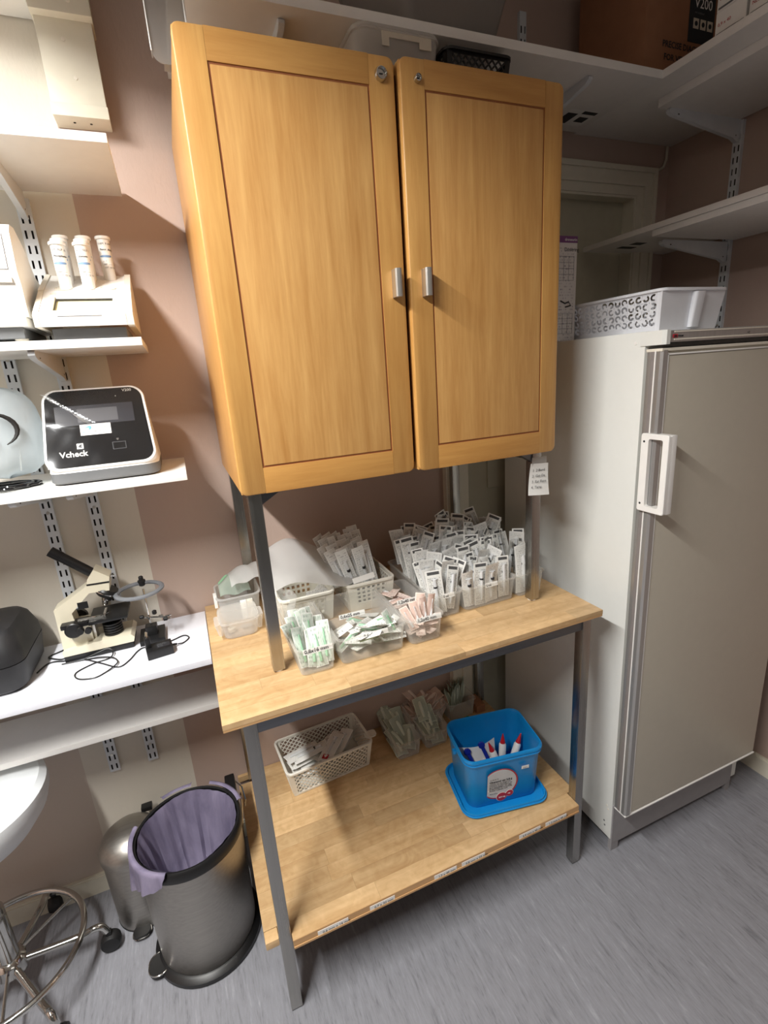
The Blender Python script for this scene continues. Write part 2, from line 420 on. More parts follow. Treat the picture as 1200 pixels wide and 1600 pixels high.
# casing: flat board with a raised outer bead and a stepped inner moulding
cas = G()
def frame_strip(g, x0, x1, z1, w_, y0, y1):      # an upside-down U of width w_ around an opening
    g.box(x0, x0+w_, y0, y1, 0, z1-w_); g.box(x1-w_, x1, y0, y1, 0, z1-w_); g.box(x0, x1, y0, y1, z1-w_, z1)
frame_strip(cas, 1.122, 2.038, 2.212, .09, -.020, -.0002)
frame_strip(cas, 1.122, 2.038, 2.212, .016, -.027, -.019)
frame_strip(cas, 1.168, 1.990, 2.163, .012, -.027, -.019)
frame_strip(cas, 1.196, 1.962, 2.136, .022, -.016, .055)
struct('trim_1', cas, M['trim'])
# boxed pipe at the wall, its upper run stepping forward
t1 = struct('trim_2', G().box(.141, .252, -.062, -.0003, 2.176, 2.42, .002), M['trim'])
part('lower_lip', G().box(.139, .254, -.065, -.0005, 2.1745, 2.20, .003), M['trim'], t1)
part('upper_run', G().box(.137, .256, -.085, -.0003, 2.357, ZC-.002, .002), M['trim'], t1)
for x, z, y in ((.19, 2.320, -.062), (.2, 2.25, -.062), (.175, 2.385, -.085), (.215, 2.380, -.085)):
    part('screw_cap', G().lathe([(.004, 0), (.004, -.0012), (.0015, -.0015)], (x, y, z), 12, 'y'), M['offwhite'], t1)
for x in (.178, .212): part('screw', G().lathe([(.0028, -.0008), (.0028, 0)], (x, -.035, 2.1743), 10), M['dark'], t1)

# ceiling fixture: housing with deep sides, tube panel inside
fx = thing('ceiling_light', 'long white ceiling light fixture hanging left of the shelves', 'lamp', (LX, LY, LZ))
g = G(); g.box(LX-.11, LX+.11, LY-.64, LY+.64, LZ+.012, LZ+.05, .004)
g.box(LX-.11, LX-.106, LY-.64, LY+.64, LZ-.034, LZ+.012); g.box(LX+.106, LX+.11, LY-.64, LY+.64, LZ-.034, LZ+.012)
g.box(LX-.106, LX+.106, LY-.64, LY-.636, LZ-.02, LZ+.012); g.box(LX-.106, LX+.106, LY+.636, LY+.64, LZ-.02, LZ+.012)
part('housing', g, M['white'], fx)
for s in (-1, 1): part('hanger', G().tube([(LX, LY+s*.4, LZ+.05), (LX, LY+s*.4, ZC)], .003, 6), M['white'], fx)

# ------------------------------------------------------------------ wall shelving: uprights, brackets, boards
def upright(name, label, face, p, z0, z1, ax='x', width=.029, depth=.012, group='slotted shelf uprights'):
    """twin-slot upright; face = wall coordinate, p = centre along the wall, ax = direction of the wall"""
    g = G(); hw = width/2; so = .0068; sw = .0022; pitch = .0325; sl = .018
    us = [-hw, -so-sw, -so+sw, so-sw, so+sw, hw]
    n = int((z1-z0)/pitch); zs = [z0]
    for k in range(n):
        a = z0+k*pitch+.008
        if a+sl < z1: zs += [a, a+sl]
    zs.append(z1)
    vs, fs = [], []
    for z in zs:
        for u in us: vs.append((u, -depth, z))
    for j in range(len(zs)-1):
        for i in range(5):
            if i in (1, 3) and j % 2 == 1: continue
            a = j*6+i; fs.append((a, a+1, a+7, a+6))
    g.add(vs, fs)
    g.add([(-hw, 0, z0), (-hw, -depth, z0), (-hw, -depth, z1), (-hw, 0, z1), (hw, 0, z0), (hw, -depth, z0), (hw, -depth, z1), (hw, 0, z1)],
          [(0, 1, 2, 3), (4, 7, 6, 5), (3, 2, 6, 7), (0, 4, 5, 1)])
    g2 = G().box(-hw+.001, hw-.001, -.003, -.0005, z0+.001, z1-.001)  # dark strip painting the shade inside the channel, seen through the slots
    if ax == 'x': mt = Matrix.Translation((p, face, 0))
    else: mt = Matrix.Translation((face, p, 0)) @ Matrix.Rotation(-PI/2, 4, 'Z')
    loc = mt @ Vector((0, 0, z0))
    t = thing(name, label, 'upright', loc, 0, group)
    part('strip', xf(g, mt), M['bracket'], t, smooth=None); part('slot_shade', xf(g2, mt), M['dark'], t, smooth=None)
    zz = z0+.06
    while zz < z1-.02:
        g3 = G().lathe([(.0042, -depth-.0015), (.0042, -depth), ], (0, 0, zz), 10, 'y'); part('screw', xf(g3, mt), M['satin'], t, smooth=None); zz += .39
    return t
upright('shelf_upright', 'slotted white upright under the left shelves, the one farther left', 0, -.077, .433, 2.40)
upright('shelf_upright', 'slotted white upright behind the microscope, right one of the pair', 0, .032, .431, 2.02)
upright('shelf_upright', 'slotted white upright on the wall above the high shelf', 0, 1.449, 2.30, 2.59, width=.024)
upright('shelf_upright', 'slotted white upright on the right wall above the refrigerator', WX, -.258, 1.20, 2.27, 'y')
upright('shelf_upright', 'slotted white upright hidden mostly behind the cabinet top', 0, .62, 2.155, 2.295)

def bracket(label, p, face, ztop, L, h=.058, ax='x', up=0):
    g = G()
    poly = [(-.011, ztop), (-L+.006, ztop), (-L, ztop-.004), (-L, ztop-.010), (-L+.012, ztop-.017), (-.045, ztop-h*.86), (-.026, ztop-h), (-.011, ztop-h)]
    w_ = .0065
    g.prism(poly, -w_, w_, 'yz')
    g.box(-w_*.55, w_*.55, -.014, -.004, ztop-h+.004, ztop-.004)
    if ax == 'x': mt = Matrix.Translation((p, face, 0))
    else: mt = Matrix.Translation((face, p, 0)) @ Matrix.Rotation(-PI/2, 4, 'Z')
    g = xf(g, mt)
    loc = mt @ Vector((0, 0, ztop-h))
    t = thing('shelf_bracket', label, 'bracket', loc, 0, 'shelf brackets')
    o = part('arm', g, M['bracket'], t)
    bmx = mt
    h1 = G().lathe([(.0022, -.0003), (.0022, .0003)], (w_, -.03, ztop-h+.016), 8, 'x')
    h2 = G().lathe([(.0022, -.0003), (.0022, .0003)], (-w_, -.03, ztop-h+.016), 8, 'x')
    part('hole', xf(h1, mt), M['dark'], t, smooth=None); part('hole', xf(h2, mt), M['dark'], t, smooth=None)
    h3 = G().box(w_-.0002, w_+.0004, -L+.035, -L+.041, ztop-.0155, ztop-.0125)
    part('hole', xf(h3, mt), M['dark'], t, smooth=None)
    return t
def board(label, x0, x1, y0, y1, z0, z1, mat='shelf', group=None, cat='shelf'):
    t = thing('wall_shelf', label, cat, ((x0+x1)/2, (y0+y1)/2, z0), 0, group)
    part('shelf_board', G().box(x0, x1, y0, y1, z0, z1, .0008), M[mat], t)
    return t
XE = -1.1
board('white shelf at the very top left corner, beside the boxed pipe', XE, .134, -.30, -.003, 2.378, 2.396)
board('white shelf under the boxed pipe, second from the top at left', XE, .248, -.314, -.013, 2.034, 2.0505)
board('white shelf holding the test tube analyser', XE, .241, -.30, -.013, 1.664, 1.681)
board('white shelf holding the wrapped black-fronted analyser', XE, .282, -.30, -.013, 1.361, 1.378)
board('white worktop shelf carrying the microscope, ending at the wooden table', XE, .262, -.311, -.013, .880, .897, 'shelfcool')
board('lowest narrow white shelf, under the microscope shelf', XE, .262, -.212, -.013, .684, .700)
for (x, z, L, lab) in ((.032, 2.034, .26, 'white bracket under the second shelf from the top at left'),
                       (.032, 1.664, .29, 'white bracket under the test tube analyser shelf'),
                       (.032, 1.361, .27, 'white bracket under the wrapped analyser shelf, right one'),
                       (-.077, 1.361, .27, 'white bracket under the wrapped analyser shelf, left one'),
                       (-.077, .880, .26, 'white bracket under the microscope shelf')):
    bracket(lab, x, 0, z, L)
# high L-shaped shelf: long run on the back wall, return on the right wall
hs = board('long high white shelf running behind the wooden cabinet', .400, 1.668, -.336, -.013, 2.295, 2.315)
lg = G(); lg.box(1.53, 1.64, -.14, -.05, 2.2944, 2.2949)
lb = part('price_label', lg, M['paper'], hs, smooth=None)
part('printed_bars', G().box(1.585, 1.637, -.138, -.122, 2.2940, 2.2944).box(1.595, 1.63, -.105, -.075, 2.2940, 2.2944).box(1.537, 1.575, -.12, -.06, 2.2940, 2.2943), M['navy'], lb, smooth=None)
bracket('white bracket of the high shelf above the left cabinet door', .62, 0, 2.295, .30)
bracket('white bracket of the high shelf by the right cabinet door corner', 1.449, 0, 2.295, .30)
board('upper white shelf return high on the right wall', 1.668, WX-.001, -1.15, -.001, 2.295, 2.315)
board('white board doubled under the high shelf on the right wall', 1.758, WX-.013, -1.15, -.25, 2.272, 2.2945)
ms = board('white shelf on the right wall over the refrigerator, upper of two stacked boards', 1.722, WX-.001, -1.15, -.004, 1.935, 1.951)
board('white shelf on the right wall over the refrigerator, lower of two stacked boards', 1.728, WX-.013, -1.15, -.287, 1.917, 1.9345)
part('price_label', G().box(1.80, 1.88, -.16, -.07, 1.9342, 1.9348), M['paper'], ms, smooth=None)
part('printed_bars', G().box(1.805, 1.875, -.10, -.074, 1.9337, 1.9342).box(1.81, 1.86, -.155, -.125, 1.9337, 1.9342), M['navy'], ms, smooth=None)
bracket('white bracket under the high shelf on the right wall', -.258, WX, 2.272, .33, .062, 'y')
bracket('white bracket under the right wall shelf over the refrigerator', -.258, WX, 1.917, .32, .062, 'y')
# cable clipped along the door casing
solo('wall_cable', G().tube([(1.13, -.008, 2.2175), (1.6, -.008, 2.2175), (2.03, -.008, 2.214), (2.06, -.008, 2.2145), (2.082, -.008, 2.224), (2.093, -.008, 2.25), (2.095, -.008, 2.292)], .0045, 8), M['trim'],
     'cream cable running over the door casing and up to the high shelf', 'cable')

# ------------------------------------------------------------------ butcher-block work table
ZT, TX0, TX1, TY0, TY1, TT = .908, .2642, 1.2682, -.6127, -.004, .0185
def staves(parent, x0, x1, y0, y1, z0, z1, rows, seed):
    """strips of birch glued side by side, each its own piece"""
    rnd = random.Random(seed); wy = (y1-y0)/rows
    for r in range(rows):
        a, b = y0+r*wy, y0+(r+1)*wy; x = x0
        x -= rnd.uniform(.0, .22)
        while x < x1-.001:
            L = rnd.uniform(.22, .42); e = x+L
            if x1-e < .07: e = x1
            xa, xb = max(x, x0), min(e, x1)
            if xb-xa > .012:
                part('stave', G().box(xa+.00012, xb-.00012, a+.00012, b-.00012, z0, z1, .0003), M['stave'], parent, smooth=None)
            x = e
tb = thing('work_table', 'birch butcher-block work table on square steel legs with a lower shelf', 'table', ((TX0+TX1)/2, -.31, 0))
tt = part('tabletop', G().box(TX0+.0006, TX1-.0006, TY0+.0006, TY1-.0006, ZT-TT, ZT-TT+.006), M['stave_edge'], tb, smooth=None)
staves(tt, TX0, TX1, TY0, TY1, ZT-TT+.006, ZT, 14, 3)
LW = .029; LX0, LX1 = .3036, 1.2509; LYF = -.5905
legs = [(LX0, LYF), (LX1-LW, LYF), (LX0, -.045), (LX1-LW, -.045)]
for x, y in legs:
    part('leg', G().box(x, x+LW, y, y+LW, .004, ZT-TT-.0002, .0018), M['steel'], tb)
    part('foot', G().box(x+.002, x+LW-.002, y+.002, y+LW-.002, 0, .0045), M['black'], tb, smooth=None)
rz0, rz1 = .847, ZT-TT-.0004
for (a, b, c_, d) in ((LX0+LW, LX1-LW, LYF+.003, LYF+LW-.003), (LX0+LW, LX1-LW, -.042, -.020), (LX0+.003, LX0+LW-.003, LYF+LW, -.045), (LX1-LW+.003, LX1-.003, LYF+LW, -.045)):
    part('rail', G().box(a, b, c_, d, rz0, rz1, .0015), M['steel_h'], tb)
SZ, ST = .2565, .026
SX0, SX1, SY0 = .2695, 1.2215, -.6095
ls = part('lower_shelf', G().box(LX0+LW+.001, LX1-LW-.0005, SY0+.0006, -.012, SZ-ST, SZ-ST+.006), M['stave_edge'], tb, smooth=None)
SFX0, SFX1 = LX0+LW+.0008, LX1-LW-.0005
rnd = random.Random(5)
# front strips sit between the legs, the others run past them to the left
staves(ls, SFX0, SFX1, SY0+.003, LYF+LW+.006, SZ-ST+.006, SZ, 1, 11)
staves(ls, SX0, SX1+.028, LYF+LW+.006, -.05, SZ-ST+.006, SZ, 10, 12)
staves(ls, SX0, SX1+.028, -.0145, -.002, SZ-ST+.006, SZ, 1, 13)
staves(ls, SFX0, SFX1, -.05, -.0145, SZ-ST+.006, SZ, 1, 14)
part('front_tab', G().box(SX0, LX0-.0008, LYF+.004, LYF+LW+.0058, SZ-ST+.003, SZ, .004), M['stave'], ls)
part('shelf_core', G().box(SX0+.0006, LX1-.0006, LYF+LW+.0066, -.05, SZ-ST, SZ-ST+.0058), M['stave_edge'], ls, smooth=None)
fy = SY0+.0029
part('front_lip', G().box(SFX0, SFX1, fy-.0005, fy+.012, SZ-ST, SZ-.001), M['stave_edge'], ls, smooth=None)
labs = [(.394, .474, '0,6 mm x 16 mm'), (.533, .603, '0,7 x 30 mm'), (.721, .790, '1,2 x 40 mm'), (.807, .882, '0,8 mm x 50 mm'), (1.0, 1.076, '0,9 mm x 40 mm'), (1.095, 1.173, '1,2 mm x 40 mm')]
for a, b, tx in labs:
    lb = part('shelf_label', G().box(a, b, fy-.0012, fy-.0004, SZ-ST+.003, SZ-.007), M['paper'], ls, smooth=None)
    lettering(tx, .0105, (a+.012, fy-.0013, SZ-ST+.0065), (1, 0, 0), (0, 0, 1), M['ink'], ls)

# ------------------------------------------------------------------ cabinet on its steel stand
CX0, CX1, CZ0, CZ1, CYF, CYB = .3797, 1.183, 1.3435, 2.1508, -.4988, -.0137
st = thing('cabinet_stand', 'square steel leg stand raising the wooden cabinet above the table', 'stand', ((CX0+CX1)/2, -.25, ZT))
UX0, UX1, UW, UY = .3945, 1.1625, .028, -.4774
for x, y in ((UX0, UY), (UX1-UW, UY), (UX0, -.048), (UX1-UW, -.048)):
    part('leg', G().box(x, x+UW, y, y+UW, ZT+.004, CZ0-.0004, .0018), M['steel'], st)
    part('foot_cap', G().lathe([(UW*.44, 0), (UW*.46, .001), (UW*.46, .0042)], (x+UW/2, y+UW/2, ZT+.0002), 16), M['white'], st)
for x, sx in ((UX0+UW, 1), (UX1-UW, -1)):
    for y in (UY+.004, -.044):
        part('corner_gusset', G().prism([(x, CZ0-.001), (x+sx*.045, CZ0-.001), (x, CZ0-.028)], y, y+.018, 'xz'), M['steel_h'], st, smooth=None)
for x in (UX0+.003, UX1-UW+.003):
    part('top_rail', G().box(x, x+.022, UY+UW, -.048, CZ0-.024, CZ0-.0006, .001), M['steel_h'], st)
part('top_rail', G().box(UX0+UW, UX1-UW, -.042, -.024, CZ0-.024, CZ0-.0006, .001), M['steel_h'], st)

cb = thing('wall_cabinet', 'beech two-door cabinet with inlaid panel doors on a steel stand', 'cabinet', ((CX0+CX1)/2, -.25, CZ0))
YD = CYF+.022
for xa in (CX0+.003, CX1-.021):
    part('side_panel', G().box(xa, xa+.018, YD+.002, CYB, CZ0+.0005, CZ1-.0005, .0015), M['beech_side'], cb)
part('top_panel', G().box(CX0+.021, CX1-.021, YD+.004, CYB, CZ1-.018, CZ1-.001), M['beech_h'], cb, smooth=None)
part('bottom_panel', G().box(CX0+.021, CX1-.021, YD+.004, CYB, CZ0+.001, CZ0+.018), M['beech_h'], cb, smooth=None)
part('back_panel', G().box(CX0+.021, CX1-.021, CYB-.006, CYB, CZ0+.018, CZ1-.018), M['beech_h'], cb, smooth=None)
part('edge_batten', G().box(CX0+.0015, CX0+.0035, YD+.0022, YD+.010, CZ0+.014, CZ1-.03, .0006), M['beech_side'], cb, label='pale batten along the front edge of the side')
def cab_door(x0, x1, px0, px1, left, CYF):
    d = part('door', G().box(x0+.0015, x1-.0015, CYF+.008, YD-.0005, CZ0+.0015, CZ1-.0015, .002), M['beech_v'], cb)
    pz0, pz1 = CZ0+.0565, CZ1-.052
    def rcap(xa, xb, z0, z1, corners):           # frame member with its outer corners rounded and edges eased
        return G().box(xa, xb, CYF, CYF+.0145, z0, z1, .0016)
    r = .014
    def outer(xa, xb, lftround):                 # stile: rounded outer corners in elevation
        pts = []
        def arc(cx, cz, a0):
            for i in range(6):
                a = R(a0+18*i); pts.append((cx+r*math.cos(a), cz+r*math.sin(a)))
        if lftround:
            arc(xa+r, CZ1-r, 90); arc(xa+r, CZ0+r, 180); pts.extend([(xb, CZ0), (xb, CZ1)])
        else:
            arc(xb-r, CZ0+r, 270); arc(xb-r, CZ1-r, 0); pts.extend([(xa, CZ1), (xa, CZ0)])
        gg = G(); n = len(pts); e = .0022
        cx = sum(p[0] for p in pts)/n; cz = sum(p[1] for p in pts)/n
        def inset(k, y):
            out = []
            for (a, b) in pts:
                ox = a
                if lftround and a < xb-.001: ox = a+(k if a < xa+r*1.5 else 0)
                if not lftround and a > xa+.001: ox = a-(k if a > xb-r*1.5 else 0)
                out.append((ox, y, b+(k if b < cz else -k)*(.0 if (abs(b-CZ0) > r and abs(b-CZ1) > r) else 1)))
            return out
        gg.loft([inset(0, CYF+.0145), inset(0, CYF+e), inset(e*.35, CYF+e*.35), inset(e, CYF)])
        return gg
    part('stile', outer(x0, px0-.0022, True), M['beech_v'], d); part('stile', outer(px1+.0022, x1, False), M['beech_v'], d)
    part('top_rail', G().box(px0-.0020, px1+.0020, CYF, CYF+.0145, pz1+.0022, CZ1, .0012), M['beech_h'], d)
    part('bottom_rail', G().box(px0-.0020, px1+.0020, CYF, CYF+.0145, CZ0, pz0-.0022, .0012), M['beech_h'], d)
    part('inlay_groove', G().box(px0-.004, px1+.004, CYF+.0022, CYF+.0085, pz0-.004, pz1+.004), M['groove'], d, smooth=None)
    part('panel', G().box(px0+.0022, px1-.0022, CYF+.0004, CYF+.0080, pz0+.0022, pz1-.0022, .0004), M['beech_panel'], d)
    return d
dl = cab_door(CX0, .7795, .433, .7245, True, CYF+.004)
dr = cab_door(.7878, CX1, .8415, 1.1315, False, CYF-.006)
CYF0 = CYF
for d, x in ((dl, .7565), (dr, .8215)):
    CYF = CYF0+(.004 if d is dl else -.006)
    h = G().prism([(x-.0085, CYF-.022), (x-.006, CYF-.0255), (x-.001, CYF-.027), (x+.004, CYF-.0262), (x+.0055, CYF-.024), (x+.0055, CYF-.003), (x+.0035, CYF), (x-.0065, CYF), (x-.0085, CYF-.003)], 1.722, 1.7765, 'xy')
    part('handle', h, M['satin'], d, label='short satin steel bar handle')
for d, x, z, r in ((dl, .7505, 2.119, .0125), (dr, .8235, 2.116, .0075)):
    CYF = CYF0+(.004 if d is dl else -.006)
    k = part('lock', G().lathe([(r, -.0002), (r, -.004), (r*.86, -.0085), (r*.78, -.0090), (r*.74, -.0035), (.0004, -.0032)], (x, CYF, z), 24, 'y', cap=False), M['chrome'], d, label='round chrome lock')
    part('keyhole', G().box(x-.0035, x+.0035, CYF-.0042, CYF-.0034, z-.0009, z+.0009), M['dark'], d, smooth=None)
CYF = CYF0
# paper note taped to the right front leg of the stand
nt = thing('paper_note', 'small handwritten paper note taped to the right stand leg', 'note', (1.148, UY-.003, 1.222))
g = G(); vs = []; P4 = [(1.112, 1.2295), (1.181, 1.2225), (1.184, 1.308), (1.127, 1.312)]
nx, nz = 6, 6
for j in range(nz+1):
    for i in range(nx+1):
        u, v = i/nx, j/nz
        x = (1-v)*((1-u)*P4[0][0]+u*P4[1][0])+v*((1-u)*P4[3][0]+u*P4[2][0]); z = (1-v)*((1-u)*P4[0][1]+u*P4[1][1])+v*((1-u)*P4[3][1]+u*P4[2][1])
        vs.append((x, UY-.0012-.010*(1-v)**2-.0015*math.sin(u*3), z))
m_ = len(vs); vs += [(x, y-.0004, z) for x, y, z in vs]
fs = []
for j in range(nz):
    for i in range(nx):
        a = j*(nx+1)+i; fs.append((a, a+1, a+nx+2, a+nx+1)); fs.append((m_+a, m_+a+nx+1, m_+a+nx+2, m_+a+1))
part('sheet', g.add(vs, fs), M['paper'], nt)
part('tape_strip', G().box(1.131, 1.178, UY-.0022, UY-.0008, 1.300, 1.327), M['clear2'], nt, smooth=None)
for k, tx in enumerate(('1  2 Bord', '2  Get Da', '3  Ear Rens', '4  Tamp')):
    zz = 1.290-.0145*k
    lettering(tx, .0105, (1.130-.003*k, UY-.0045-.0022*k, zz), (1, 0, -.04), (0, -.12, 1), M['grey'], nt, name='handwriting')

# ------------------------------------------------------------------ refrigerator
FX0, FX1, FYB, FYD, FZ = 1.366, 1.975, -.603, -.652, 1.6236
fr = thing('refrigerator', 'tall white refrigerator with a beige-grey door right of the table', 'refrigerator', (1.67, -.3, 0))
part('body', G().box(FX0, FX1, FYB, -.03, .045, FZ, .003), M['fridge'], fr)
part('base_frame', G().box(FX0+.03, FX1-.02, FYB+.04, -.06, .0, .046), M['dark'], fr, smooth=None)
kp = G().box(FX0+.002, FX1-.03, FYB-.004, FYB+.010, .028, .183, .001); kp.box(FX0+.002, FX0+.032, FYB-.004, FYB+.010, 0, .03); kp.box(FX1-.052, FX1-.03, FYB-.004, FYB+.010, 0, .03)
part('kick_plate', kp, M['kick'], fr, smooth=None)
dz0, dz1 = .187, 1.578
dd = part('door', G().box(FX0+.001, FX1, FYD+.004, FYB-.008, dz0, dz1, .002), M['fridgedoor'], fr)
part('side_strip', G().box(FX0-.0004, FX0+.004, FYB-.0185, FYB-.0085, dz0+.001, dz1-.001, .001), M['alu'], dd)
part('side_strip', G().box(FX0-.0010, FX0+.004, FYB-.0300, FYB-.0190, dz0+.001, dz1-.001, .0005), M['brownstrip'], dd)
part('side_strip', G().box(FX0-.0022, FX0+.004, FYB-.0335, FYB-.0302, dz0+.001, dz1-.001, .001), M['white'], dd)
part('corner_strip', G().prism([(FX0-.0010, FYB-.034), (FX0-.0014, FYD+.004), (FX0+.003, FYD-.0015), (FX0+.016, FYD-.0025), (FX0+.019, FYD+.001), (FX0+.019, FYD+.008), (FX0+.004, FYB-.034)], dz0+.001, dz1-.001, 'xy'), M['alu'], dd)
part('door_panel', G().box(FX0+.0225, FX1-.004, FYD, FYD+.008, dz0+.006, dz1-.014, .003), M['fridgedoor'], dd)
g = G(); g.box(FX0+.0185, FX0+.0222, FYD-.0015, FYD+.006, dz0+.001, dz1-.008, .001); g.box(FX0+.0185, FX1-.001, FYD-.0015, FYD+.006, dz1-.013, dz1-.009, .001); g.box(FX0-.001, FX1, FYD-.0018, FYB-.008, dz0-.004, dz0+.0006, .001)
part('panel_edging', g, M['white'], dd)
g = G(); g.box(FX0-.0014, FX1, FYD-.0015, FYB-.006, dz1-.0035, dz1+.0035, .001); part('top_edging', g, M['offwhite'], dd)
# handle: a white D plate screwed to the side of the door
hz0, hz1, hy0, hy1 = 1.181, 1.381, -.622, -.700
def yz_round(y0, y1, z0, z1, r, n=5):
    out = []
    for (sy, sz, a0) in ((1, 1, 0), (-1, 1, 90), (-1, -1, 180), (1, -1, 270)):
        cy = max(y0, y1)-r if sy > 0 else min(y0, y1)+r; cz = z1-r if sz > 0 else z0+r
        for i in range(n):
            a = R(a0+90*i/(n-1)); out.append((cy+r*math.cos(a), cz+r*math.sin(a)))
    return out
o_ = yz_round(hy0, hy1, hz0, hz1, .006); i_ = yz_round(hy0-.0225, hy1+.0155, hz0+.015, hz1-.013, .005)
hx0, hx1 = FX0-.0135, FX0-.0025; n = len(o_)
def Rr(pts, x): return [(x, a, b) for a, b in pts]
o2 = yz_round(hy0-.0015, hy1+.0015, hz0+.0015, hz1-.0015, .005)
g = G(); g.loft([Rr(i_, hx1), Rr(o_, hx1), Rr(o_, hx0+.0015), Rr(o2, hx0), Rr(i_, hx0), Rr(i_, hx1)], False, False)
hd = part('handle', g, M['white'], dd, label='white D-shaped plastic handle on the door edge')
hg = G().box(FX0-.0025, FX0+.016, hy1+.0148, FYD-.0035, hz0+.001, hz0+.014, .002).box(FX0-.0025, FX0+.016, hy1+.0148, FYD-.0035, hz1-.014, hz1-.001, .002).box(FX0-.0025, FX0+.016, hy1, hy1+.0145, hz0+.001, hz1-.001, .003)
part('grip', hg, M['white'], dd)
for z in (1.2015, 1.361): part('screw', G().lathe([(.0028, -.0006), (.0028, .0006)], (hx0, -.632, z), 10, 'x'), M['ink'], dd)
# top cap with a badge strip
part('top_cap', G().box(FX0+.004, FX1, FYD-.004, FYB+.01, 1.5935, 1.6205, .003), M['alu'], fr)
part('cap_groove', G().box(FX0+.03, FX1-.004, FYD-.0052, FYD-.003, 1.598, 1.6015, .0008).box(FX0+.03, FX1-.004, FYD-.0052, FYD-.003, 1.6155, 1.6185, .0008), M['offwhite'], fr)
part('corner_cap', G().prism([(FX0-.003, FYD+.002), (FX0+.004, FYD-.006), (FX0+.016, FYD-.006), (FX0+.016, FYB+.012), (FX0-.003, FYB+.012)], 1.5895, 1.6225, 'xy'), M['fridge'], fr, smooth=None)
part('hinge_plate', G().box(FX0+.006, FX1-.002, FYD+.006, FYB-.006, 1.5818, 1.5845), M['dark'], fr, smooth=None)
part('side_plug', G().lathe([(.0045, -.0012), (.0045, .0008)], (FX0, -.575, 1.598), 14, 'x'), M['white'], fr)
bd = part('badge', G().box(FX0+.024, FX0+.040, FYD-.0060, FYD-.0048, 1.6035, 1.6115, .002), M['redink'], fr)
part('badge_arch', G().prism([(FX0+.027+.010*(.5-.5*math.cos(R(180*i/8))), 1.605+.0045*math.sin(R(180*i/8))) for i in range(9)], FYD-.0066, FYD-.006, 'xz'), M['ink'], fr, smooth=None)
lettering('GRAM', .006, (FX0+.0425, FYD-.0050, 1.605), (1, 0, 0), (0, 0, 1), M['ink'], fr, bold=True)
lettering('<2', .0085, (1.655, FYD-.0050, 1.6035), (1, 0, 0), (0, 0, 1), M['ink'], fr)
for (y, z) in ((-.582, .166), (-.588, .155), (-.575, .098), (-.578, .082)): part('side_screw', G().lathe([(.003, -.0008), (.003, .0005)], (FX0, y, z), 10, 'x'), M['offwhite'] if z > .15 else M['grey'], fr)

# ------------------------------------------------------------------ pouches and packets
def sheet(w_, h, bend=0.0, curl=0.0, puff=0.0, nx=3, ny=5, y=0.0, twist=0.0, margin=0.0):
    """a flat pouch face in the xz-plane from z=0 to h, with UVs; bend about x, puff towards -y"""
    vs, fs, uvs = [], [], []
    for j in range(ny+1):
        for i in range(nx+1):
            u, v = i/nx, j/ny
            x = (u-.5)*(w_-2*margin); z = margin+v*(h-2*margin)
            yy = y+bend*(v*v)+curl*(2*u-1)**2-puff*math.sin(PI*u)*math.sin(PI*min(1, v*1.05))+twist*(u-.5)*v
            vs.append((x, yy, z))
    for j in range(ny):
        for i in range(nx):
            a = j*(nx+1)+i; fs.append((a, a+1, a+nx+2, a+nx+1))
            uvs.append([(i/nx, j/ny), ((i+1)/nx, j/ny), ((i+1)/nx, (j+1)/ny), (i/nx, (j+1)/ny)])
    return vs, fs, uvs
def packet_proto(name, w_, h, paper, film, bend=0, curl=0, puff=.004, twist=0, filler=None, fillmat=None, face='print'):
    """root = paper back sheet (mesh), with film bubble and contents as parts"""
    g = G(); a = sheet(w_, h, bend, curl, 0, y=0, twist=twist); g.add(*a)
    n = len(a[0]); b = sheet(w_, h, bend, curl, 0, y=.0005, twist=twist); g.add(b[0], [tuple(reversed(f)) for f in b[1]], [list(reversed(u)) for u in b[2]])
    root = part(name, g, [M[paper]], None, smooth=60)
    if filler:
        pts = [(0, bend*(v*v)-.0035*1.0, v*h) for v in (.12, .3, .5, .68, .80)]
        rr = {'syringe': [.0025, .0052, .0052, .0052, .0052], 'needle': [.0035, .0035, .0022, .0018, .0016], 'soft': [.004, .007, .008, .007, .004]}[filler]
        part('contents', G().tube(pts, .005, 7, rr=rr), M[fillmat], root, world=False)
        if filler == 'syringe':
            part('plunger', G().tube([(0, bend*.64*.9-.0035, h*.60), (0, bend*.64-.0035, h*.64)], .0056, 7), M['ink'], root, world=False)
            part('flange', G().box(-.009, .009, bend*.66-.006, bend*.66-.001, h*.80, h*.81), M['syrwhite'], root, world=False, smooth=None)
    c = sheet(w_, h, bend, curl, puff+.002, y=-.0012, twist=twist, margin=.002)
    part('film_front', G().add(*c), [M[film]], root, world=False, smooth=80)
    return root
_first = {}
def place(proto, mat, label, cat, group):
    k = proto.name
    if k not in _first: _first[k] = 1; o = proto
    else: o = copy_tree(proto)
    o.matrix_world = mat
    o['label'] = label; o['category'] = cat; o['group'] = group
    return o
def T3(x, y, z, rx=0, ry=0, rz=0):
    return Matrix.Translation((x, y, z)) @ Matrix.Rotation(rz, 4, 'Z') @ Matrix.Rotation(ry, 4, 'Y') @ Matrix.Rotation(rx, 4, 'X')

